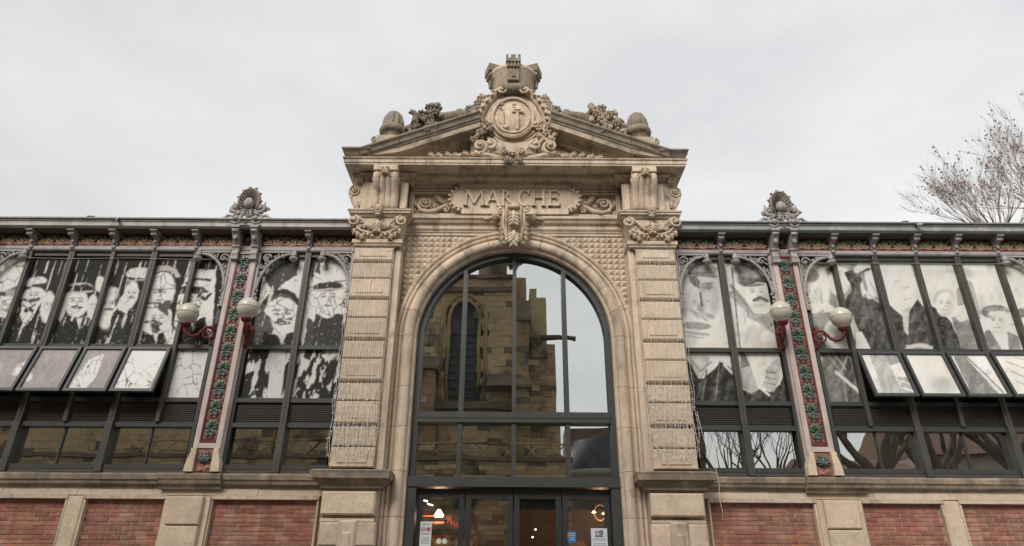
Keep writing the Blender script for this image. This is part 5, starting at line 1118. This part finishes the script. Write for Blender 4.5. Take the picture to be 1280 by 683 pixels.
for k, (x, z) in enumerate(((-2.0, 2.28), (-1.45, 2.30), (-.9, 2.26), (1.2, 2.2), (1.75, 2.25), (2.3, 2.2))):
    t = thing('fruit_crate', 'wooden fruit crate on the %s stall, %s of its three' % ('left' if k < 3 else 'right', ('leftmost', 'middle', 'rightmost')[k % 3]), 'crate', (x, 3.3, z), 'fruit crates on the stalls')
    MB().box(-.22, .22, -.02, 0, -.1, .06).box(-.22, .22, .2, .22, -.1, .06).box(-.22, -.2, 0, .2, -.1, .06).box(.2, .22, 0, .2, -.1, .06).box(-.2, .2, 0, .2, -.1, -.08).build('box', CW, t)
    m = MB(); [m.ball((-.16 + .08 * (q % 5), .05 + .07 * (q // 5), .05 + rnd.uniform(0, .03)), .042, 6, 4) for q in range(15)]; m.build('fruit', FO, t, kind='stuff')
MB().box(-2.6, 2.6, 3.2, 3.59, 2.12, 2.16).build('stall_counter', IB, hall)
# inside: lamps, neon
def lampi(x, y, z, m_, rx, rz, label): 
    o = MB().lathe([(0, rz), (rx * .3, rz * .9), (rx, -rz * .5), (rx * .85, -rz), (0, -rz)], (0, 0, 0), 12).build('ceiling_lamp', m_, loc=(x, y, z), label=label, cat='lamp', group='lamps glowing inside the market')
lampi(-1.432, 3, 2.77, EW, .1, .075, 'roundest warm lamp glowing behind the leftmost door')
for k, (x, z) in enumerate(((-1.721, 2.998), (-1.612, 2.925))): MB().box(-.055, .055, -.03, .03, -.013, .013).build('ceiling_lamp', EC, loc=(x, 3, z), rot=(0, .25, 0), label=('upper' if k == 0 else 'lower') + ' of two short white tube lamps glowing behind the leftmost door', cat='lamp', group='lamps glowing inside the market')
for k, (x, z, q) in enumerate(((1.70, 3.096, 'topmost'), (1.823, 2.907, 'upper right'), (1.812, 2.857, 'middle right'), (1.77, 2.789, 'lower right'), (1.575, 2.811, 'lower left'))):
    lampi(x, 3, z, EC if k in (1, 2) else EW, .045, .022, q + ' of the five small lamps glowing behind the rightmost door')
MB().tube([(1.70 + .12 * math.cos(a), 3.05, 2.80 + .15 * math.sin(a)) for a in [2 * PI * k / 24 for k in range(25)]], .02, 5, False).build('lamp_hoop', IB, label='large dark hoop of the chandelier behind the rightmost door', cat='chandelier')
for k, (x, z) in enumerate(((.416, 2.446), (.822, 2.449), (.362, 2.314))): MB().ball((0, 0, 0), .016).build('spot_lamp', EC, loc=(x, 2.4, z), label=('left high', 'right', 'left low')[k] + ' of three pin-prick lamps seen through the dark third door', cat='lamp', group='pin-prick lamps in the dark doorway')
m = MB(); px_ = [(-1.12, 2.55), (-1.08, 2.49), (-1.05, 2.53), (-1.03, 2.43), (-.99, 2.48), (-.97, 2.41), (-.94, 2.46), (-.92, 2.39), (-.89, 2.44)]
m.tube([(x, 1.2, z) for x, z in px_], .009, 5); m.tube([(-1.1, 1.2, 2.46), (-1.06, 1.2, 2.56)], .008, 5); m.build('neon_sign', ER, label='small scribbled red neon sign glowing inside the leftmost door', cat='neon sign')
MB().box(-.5, .5, -.02, .02, -.012, .012).build('shelf_light', EO, loc=(-1.62, 3.05, 2.72), scale=(.5, 1, .7), label='thin orange-red light strip on the stall behind the leftmost door', cat='light strip')
MB().box(-.6, .5, -.1, .1, -.05, .03).build('stall_shelf', IB, loc=(-1.62, 3.1, 2.60), scale=(.6, 1, .6), label='brown wooden shelf of the stall behind the leftmost door', cat='shelf')

# ================================================================ WALL LAMPS
def lamp():
    t = thing('wall_lamp', '', 'lamp')                       # local: plate at origin, arm along +X, globe up
    m = MB().prismx([(-.10, -.20), (-.10, .14), (-.06, .2), (0, .22), (.06, .2), (.1, .14), (.1, -.2), (.05, -.30), (0, -.34), (-.05, -.30)], 0, .03); m.box(0, .06, -.07, .07, -.2, -.12); m.box(0, .05, -.08, .08, .08, .13); m.build('back_plate', RI, t)
    m = MB(); m.spiral(.175, .0, 0, .115, 1.7, R(75), 1, .019, None, 7)
    m.tube([(.03, 0, .03), (.07, 0, .10), (.14, 0, .125), (.22, 0, .10), (.27, 0, .03), (.31, 0, -.04), (.38, 0, -.085), (.46, 0, -.075), (.515, 0, -.02), (.53, 0, .06), (.53, 0, .10)], [.02, .022, .024, .025, .025, .026, .028, .03, .03, .032, .035], 8)
    m.spiral(.07, .17, 0, .045, 1.2, -PI / 2, 1, .015, None, 6); m.tube([(.02, 0, -.02), (.09, 0, -.06), (.17, 0, -.05)], .014, 6); m.leaf((.12, -.06), -1.9, .16, .08, 0, .01, 2)
    m.build('scroll_arm', RI, t)
    MB().lathe([(.035, .05), (.07, .07), (.085, .10), (.09, .12), (.0, .12)], (.53, 0, 0), 16).build('socket', RI, t)
    g = MB().lathe([(.07, .12), (.075, .135), (.11, .16), (.152, .21), (.172, .275), (.172, .33), (.15, .39), (.108, .43), (.07, .447), (.07, .457), (.0, .46)], (.53, 0, 0), 32).build('globe', GL, t)
    MB().lathe([(.172, .29), (.177, .296), (.177, .306), (.172, .312)], (.53, 0, 0), 32).build('seam_band', GB, g)
    return t
L0 = lamp(); index()
LP = [(-1, -1, 'cream globe lamp on a red scroll arm, outer side of the left tiled column'), (-1, 1, 'cream globe lamp facing forward on the portal side of the left tiled column'), (1, -1, 'cream globe lamp facing forward on the portal side of the right tiled column'), (1, 1, 'cream globe lamp on a red scroll arm, outer side of the right tiled column')]
for i, (sg, s2, lab) in enumerate(LP):
    o = L0 if i == 0 else copy_tree(L0)
    o['label'] = lab; o['group'] = 'globe lamps on the tiled columns'
    outer = (sg * s2) > 0
    dirx = s2
    o.location = (sg * 4.755 + dirx * .235, -.02, 5.31)
    ang = 0 if dirx > 0 else PI
    if outer: ang += R(-28) if dirx > 0 else R(28)
    else: ang += R(-72) if dirx > 0 else R(72)
    o.rotation_euler = (0, 0, ang)

# ================================================================ STRING LIGHT CURTAINS
for sg in (-1, 1):
    t = thing('light_curtain', 'curtain of white string lights hanging down the %s pilaster of the portal' % ('left' if sg < 0 else 'right'), 'string lights', group='string light curtains on the pilasters')
    m = MB().tube([(sg * (2.08 + .06 * i), -.33 + .005 * math.sin(i), 6.83 - .012 * abs(math.sin(i * 1.5))) for i in range(13)], .006, 4); m.build('header_cable', WB, t)
    ns = 21
    for i in range(ns):
        x = sg * (2.10 + .73 * (i + rnd.uniform(-.22, .22)) / (ns - 1)); m = MB(); z = 6.82; pts = []; zz = 6.82; zend = 3.22 + rnd.uniform(-.05, .09); ph = rnd.uniform(0, 6)
        while zz > zend:
            amp = .006 if zz > 4.4 else .014
            pts.append((x + amp * math.sin(zz * 9 + ph) + rnd.uniform(-1, 1) * amp * .6, -.325 - (.012 if zz < 4.4 else .0) + rnd.uniform(-.006, .004), zz)); zz -= .11
        m.cur = 0; m.tube(pts, .0034, 3, False); m.cur = 1
        for p in pts[1:]:
            for q in range(1 if p[2] > 4.3 else 2): m.ball((p[0] + rnd.uniform(-.012, .012), p[1] - .008, p[2] + rnd.uniform(-.04, .04)), .0055 if p[2] > 4.3 else .008, 4, 3)
        m.build('strand', [WB, LD], t)
m = MB(); pts = [(2.86, -.3, 4.0), (2.90, -.3, 3.7), (2.94, -.34, 3.4), (2.99, -.48, 3.12)] + [(3.0 + .01 * math.sin(k * 1.9), -.49, 3.0 - k * .12) for k in range(6)]
m.tube(pts, .0035, 4)
for p in pts: m.ball(p, .007, 5, 3)
m.build('loose_cable', WB, label='single loose strand of white lights dangling over the brick panel right of the portal', cat='cable')

# ================================================================ SMALL THINGS ON THE ROOFS
def pigeon(x, y, z, rz, label, sc=.8):
    t = thing('pigeon', label, 'bird', (x, y, z), 'pigeons on the ledges', (0, 0, rz), (sc, sc, sc)); m = MB()
    m.ball((0, 0, .09), (.11, .06, .065), 10, 6, Matrix.Rotation(-.35, 3, 'Y')); m.ball((.085, 0, .165), (.036, .032, .036), 8, 5); m.tube([(.06, 0, .11), (.085, 0, .16)], [.045, .032], 7); m.tube([(-.08, 0, .07), (-.19, 0, .03)], [.04, .022], 6, flat=.5)
    m.tube([(.115, 0, .163), (.14, 0, .155)], [.009, .003], 5); m.build('body', PG, t)
    for s2 in (-1, 1): MB().tube([(.0, s2 * .02, .04), (.0, s2 * .02, 0)], .006, 4).build('leg', RI, t)
pigeon(2.93, -.55, 8.67, .4, 'dark pigeon nearest the portal centre on the right cornice corner'); pigeon(3.03, -.45, 8.67, 2.6, 'dark pigeon at the outer tip of the right cornice corner')
pigeon(-7.55, -.3, 7.375, 1.4, 'dark pigeon on the gutter above the far left windows', .5)
pigeon(6.95, -.3, 7.375, 1.7, 'dark pigeon on the gutter above the far right windows', .5)
for sg, x, lab in ((-1, 7.0, 'small grey camera on the gutter above the streaked left windows'), (1, 7.08, 'small grey camera on the gutter above the right open sashes')):
    t = thing('security_camera', lab, 'camera', (sg * x, -.42, 7.30), 'cameras on the gutter'); MB().tube([(0, 0, 0), (.07, -.06, -.02)], .03, 8).build('body', IW, t); MB().tube([(.07, -.06, -.02), (.08, -.068, -.022)], .026, 8).build('lens', BX, t); MB().box(-.02, .02, 0, .06, .0, .04).build('mount', FB, t)

# ================================================================ BARE TREES
def limb(m, p, d, l, r, dep, R_, tips, spread, k=5, up=.25, wig=.12):
    n = 4; pts = [Vector(p)]; q = Vector(d).normalized(); rr = [r]
    for i in range(n):
        q = (q + Vector((R_.uniform(-1, 1), R_.uniform(-1, 1), R_.uniform(-.6, 1))) * wig + Vector((0, 0, up * .1))).normalized()
        pts.append(pts[-1] + q * l / n); rr.append(r * (1 - .62 * (i + 1) / n))
    m.tube(pts, rr, k if r > .02 else 3, False)
    if dep == 0: tips.append(pts[-1]); tips.append(pts[2]); return
    nb = 3 if dep > 1 else R_.choice((2, 3, 4))
    for j in range(nb):
        t = R_.uniform(.45, 1) if j else 1; idx = min(n - 1, int(t * n)); base = pts[idx] + (pts[idx + 1] - pts[idx]) * (t * n - idx) if t < 1 else pts[-1]
        a = Vector((R_.uniform(-1, 1), R_.uniform(-1, 1), R_.uniform(-.3, 1))).normalized()
        nd = (q * (1 - spread) + a * spread * 1.2 + Vector((0, 0, up * .4))).normalized()
        limb(m, base, nd, l * R_.uniform(.62, .8), max(.0055, rr[idx] * .55), dep - 1, R_, tips, spread, k, up, wig)
def bare_tree(x, y, h, label, seed, spread=.42, balls=True, r=.28, depth=4, thick=1., lean=(0, 0), fan=7, nl=.3, tf=.42, wig=.12, up=.25, side=.75):
    R_ = random.Random(seed); t = thing('plane_tree', label, 'tree', (x, y, 0)); m = MB(); th = h * tf
    m.tube([(0, 0, -.05), (.05, 0, th * .3), (-.04 + lean[0] * .5, .05, th * .7), (lean[0], lean[1], th)], [r * 1.3, r, r * .85, r * .75], 10); m.build('trunk', BK, t)
    m = MB(); tips = []
    for j in range(fan):
        a = 2 * PI * j / fan + R_.uniform(-.3, .3); d = Vector((math.cos(a) * side, math.sin(a) * side * .6, R_.uniform(.15, 1.4)))
        limb(m, (lean[0], lean[1], th - .1), d, h * nl * R_.uniform(.85, 1.1), r * .42 * thick * (.75 if balls else 1), depth, R_, tips, spread, 6, up, wig)
    m.build('crown', TW if balls else BK, t)
    if balls:
        m = MB()
        for p in tips:
            if R_.random() < .10: m.ball(p + Vector((0, 0, -.03)), R_.uniform(.03, .05), 5, 3)
        m.build('seed_balls', SE, t, kind='stuff')
bare_tree(20.7, 14, 21.2, 'bare plane tree with rusty seed balls rising behind the right eaves', 11, .26, True, .34, 4, .5, fan=22, nl=.078, tf=.70, wig=.07, up=.1, side=1.1)
bare_tree(24.6, 14.5, 22.5, 'taller bare plane tree cut by the right edge of the view', 23, .26, True, .36, 4, .5, fan=22, nl=.09, tf=.74, wig=.07, up=.1, side=1.0)
# trees of the square, seen mirrored in the low panes on the right
for i, (x, y, h, sp_, dp_, th_, fn, nl_, lab) in enumerate((
    (10.8, -22.5, 13, .42, 5, .9, 10, .19, 'slender bare plane tree in the square nearest to the church'), (13.6, -24.5, 14, .42, 5, 1.0, 12, .19, 'bushy bare plane tree standing farthest back in the square'),
    (15.4, -18, 13.2, .4, 3, 1.9, 6, .22, 'thick pollarded plane tree before the low end of the old houses'), (18.4, -18.6, 13, .4, 3, 1.9, 6, .22, 'thick pollarded plane tree before the middle of the old houses'),
    (21.6, -18.2, 14, .4, 3, 1.9, 6, .22, 'thick pollarded plane tree before the tall end of the old houses'))):
    bare_tree(x, y, h, lab, 3 + i, sp_, False, .33 if th_ > 1.5 else .2, dp_, th_, fan=fn, nl=nl_)


# ================================================================ CHURCH ACROSS THE SQUARE (mirrored in the glass)
ch = thing('church', 'ochre gothic stone church with battlements and lancet window facing the market', 'church')
YC = -17.0                                             # facade plane, faces +Y
def mirror(px, py, Y=YC):                              # point of the church whose mirror image in the glass lies in this direction
    Yv = 2 * gy - Y
    u = px - 640; v = 341.5 - py; uu = u * cr_ - v * sr_; vv = u * sr_ + v * cr_
    d = (uu, u_f * cth - vv * sth, u_f * sth + vv * cth); t = (Yv - CAM[1]) / d[1]
    return CAM[0] + d[0] * t, CAM[2] + d[2] * t
def cblock(x0, x1, z0, z1, y0, y1, nm='wall', m=CH): return MB().box(x0, x1, y0, y1, z0, z1).build(nm, m, ch)
xl = -32; xr, _ = mirror(643, 450); _, zt = mirror(620, 345); xq, _ = mirror(700, 480)
# coursed ashlar, block by block where the glass shows it
def ashlar(x0, x1, z0, z1, y, hc=.42, skip=None, m=CH):
    hc *= .7; R_ = random.Random(int(x0 * 100)); z = z0; parts = MB(); ms = MB()
    while z < z1 - .05:
        h = hc * R_.uniform(.8, 1.15); h = min(h, z1 - z); x = x0
        while x < x1 - .02:
            l = R_.uniform(.35, .85); xb = min(x + l, x1)
            if not (skip and skip((x + xb) / 2, z + h / 2)):
                ms.cur = R_.choice((0, 0, 0, 0, 0, 1, 1, 0, 0, 0, 0, 2)); ms.box(x + .004, xb - .004, y - .2, y + R_.uniform(-.012, .02), z + .004, z + h - .004)
            x = xb
        z += h
    ms.build('ashlar', [CH, mat('pale_church_stone', (.44, .33, .19), c2=(.30, .22, .13), scale=2, rough=.95) if 'pale_church_stone' not in bpy.data.materials else bpy.data.materials['pale_church_stone'], CD], ch, kind='stuff')
lx0, _ = mirror(564, 450); lx1, _ = mirror(594, 450); lxm = (lx0 + lx1) / 2; _, lz0 = mirror(578, 503); _, lz1 = mirror(578, 378); lw = (lx1 - lx0) / 2; lsp = lz1 - lw * 1.7
def inl(x, z, e=0):
    if abs(x - lxm) > lw + e or z < lz0 or z > lz1 + e: return False
    if z < lsp: return True
    return abs(x - lxm) < (lw + e) * math.sqrt(max(0, 1 - ((z - lsp) / (lz1 + e - lsp)) ** 2))
cblock(xl, xr, 0, zt, YC - 1.6, YC - .35, 'wall', CD)
ashlar(xl - 6, xr, 0, zt, YC, .42, lambda x, z: inl(x, z, .15))
# right return, lower and further back
_, z2 = mirror(680, 422); z2b = z2 + .0
cblock(xr, xq, 0, z2, YC - 2.6, YC - 1.15, 'wall', CD); ashlar(xr + .01, xq, 0, z2, YC - .95, .36)
xt0, ztt = mirror(667, 374, YC - .95); xt1, ztb = mirror(686, 422, YC - .95)
cblock(xt0, xt1, ztb - 1, ztt, YC - 2, YC - .8, 'turret', CH)
m = MB(); gx, gz = mirror(686, 424, YC - .9); gx2, _ = mirror(716, 424, YC - .9)
m.tube([(gx - .3, YC - .8, gz), ((gx + gx2) / 2, YC - .8, gz + .02), (gx2 - .25, YC - .8, gz - .02), (gx2, YC - .8, gz - .06)], [.14, .12, .10, .13], 7); m.build('gargoyle', CD, ch)
for (a, b, c) in ((648, 660, 348), (664, 673, 362)):
    p, zz = mirror(a, c, YC - .95); q, _ = mirror(b, c, YC - .95); cblock(p, q, z2, zz, YC - 2, YC - .85, 'merlon')
p, zz = mirror(643, 376, YC - .95); q, _ = mirror(676, 376, YC - .95); cblock(p, q, z2 - .5, zz, YC - 2, YC - .9, 'parapet')
for k in range(9):
    p, q = xr - 1.75 - k * 1.8, xr - .42 - k * 1.8; cblock(p, q, zt, zt + 1.1, YC - .6, YC - .05, 'merlon')
cblock(xl, xr + .1, zt - .16, zt, YC - .1, YC + .18, 'string_course', CD)
_, zs1 = mirror(560, 362); cblock(xl, xr, zs1 - .12, zs1 + .1, YC - .1, YC + .16, 'string_course', CD)
# lancet
m = MB().prism([(x, z) for x, z in [(lxm - lw, lz0), (lxm + lw, lz0)] + [(lxm + lw * math.cos(a), lsp + (lz1 - lsp) * math.sin(a)) for a in [PI / 2 * k / 10 for k in range(11)]] + [(lxm - lw * math.cos(a), lsp + (lz1 - lsp) * math.sin(a)) for a in [PI / 2 - PI / 2 * k / 10 for k in range(11)]]], YC - .3, YC - .25); m.build('lancet_louvre', SL, ch)
m = MB()
for e, r_ in ((.05, .09), (.35, .10)):
    m.tube([(lxm - lw - e, YC + .02, lz0)] + [(lxm - (lw + e) * math.cos(a), YC + .02, lsp + (lz1 + e - lsp) * math.sin(a)) for a in [PI * k / 20 for k in range(21)]] + [(lxm + lw + e, YC + .02, lz0)], r_, 6)
m.build('lancet_moulding', CH, ch)
for k in range(10): MB().box(lxm - lw, lxm + lw, YC - .26, YC - .2, lz0 + .35 * k, lz0 + .35 * k + .06).build('louvre_board', SL, ch)
cblock(lxm - lw - .7, lxm + lw + 2.2, lz0 - .35, lz0 - .02, YC - .1, YC + .35, 'window_ledge', CD)
# buttresses
def buttress(pa, pb, pt, dpt=1.1):
    a, z = mirror(pa, pt, YC + dpt); b, _ = mirror(pb, pt, YC + dpt)
    ashlar(a, b, 0, z, YC + dpt, .4); cblock(a + .02, b - .02, 0, z, YC - .2, YC + dpt - .1, 'buttress', CD)
    MB().prismx([(YC - .2, z), (YC + dpt + .15, z), (YC + dpt + .15, z + .12), (YC - .1, z + .95), (YC - .2, z + .95)], a - .12, b + .12).build('buttress_cap', CD, ch)
buttress(470, 548, 462, .9); buttress(646, 664, 402, .3); buttress(300, 352, 500, 1.0); buttress(644, 664, 486, 1.2)
a, z = mirror(606, 486, YC + .5); b, z1_ = mirror(640, 470, YC + .5)
MB().prismx([(YC - .2, z), (YC + .9, z), (YC + .8, z + .1), (YC - .1, z1_ + .3)], a, b).build('lean_to_roof', CD, ch)
# rubble base and rail
_, zr = mirror(600, 573, YC + 1.6); x9, _ = mirror(712, 573, YC + 1.6)
cblock(-34, x9, 0, zr, YC + .9, YC + 1.45, 'rubble_wall', CD); ashlar(-34, x9, 0, zr - .1, YC + 1.6, .24); cblock(-34, x9 + .1, zr - .1, zr + .05, YC + 1.2, YC + 1.7, 'coping', CD)
m = MB()
for k in range(18):
    x = x9 - .5 - k * .95
    for s2 in (-1, 1): m.tube([(x + s2 * .3, YC + 1.5, zr), (x - s2 * .3, YC + 1.5, zr + .55)], .035, 5)
m.box(x9 - 17, x9, YC + 1.45, YC + 1.55, zr + .55, zr + .62); m.build('lattice_rail', CH, ch)
# round-ended house with slate roof beside the church
hs = thing('slate_house', 'pale rendered house with curved slate mansard beside the church', 'house')
YH = -21; a, zc = mirror(716, 590, YH); b, _ = mirror(800, 590, YH); _, zsl = mirror(745, 545, YH); _, zrt = mirror(745, 534, YH)
hx = (a + b) / 2; hr = (b - a) / 2 * 1.5
MB().lathe([(hr, 0), (hr, zc - .15), (hr + .25, zc - .1), (hr + .3, zc + .15), (hr, zc + .2)], (hx + hr * .2, YH - hr, 0), 48).build('wall', RN, hs)
MB().lathe([(hr + .02, zc + .2), (hr - .25, zsl), (0, zsl + .01)], (hx + hr * .2, YH - hr, 0), 48).build('slate_roof', SL, hs)
MB().box(hx - hr * .75, hx + hr * 2.2, YH - hr * 1.6, YH - hr * .8, zsl - 1.5, zrt + .35).build('tile_roof', RT, hs)
# row of old houses behind the square's trees
oh = thing('old_houses', 'row of beige town houses with red tiled roofs across the square', 'house')
YO = -26
MB().box(17.2, 22.4, YO - 8, YO, 0, 7.0).build('low_wall', RN, oh); MB().prismx([(YO + .5, 6.9), (YO - 4.2, 8.3), (YO - 8.5, 6.9)], 16.9, 22.38).build('low_roof', RT, oh)
MB().box(22.41, 50, YO - 8, YO, 0, 7.95).build('wall', RN, oh); MB().prismx([(YO + .6, 7.9), (YO - 4.2, 10.9), (YO - 8.5, 7.9)], 22.40, 50.4).build('roof', RT, oh)
for k in range(12):
    x = 18.2 + k * 2.6; w_ = MB().box(x, x + 1.0, YO, YO + .04, 5.9, 6.75).build('window', DF, oh); MB().box(x - .08, x + .98, YO + .041, YO + .1, 5.8, 5.9).build('sill', CH, w_)
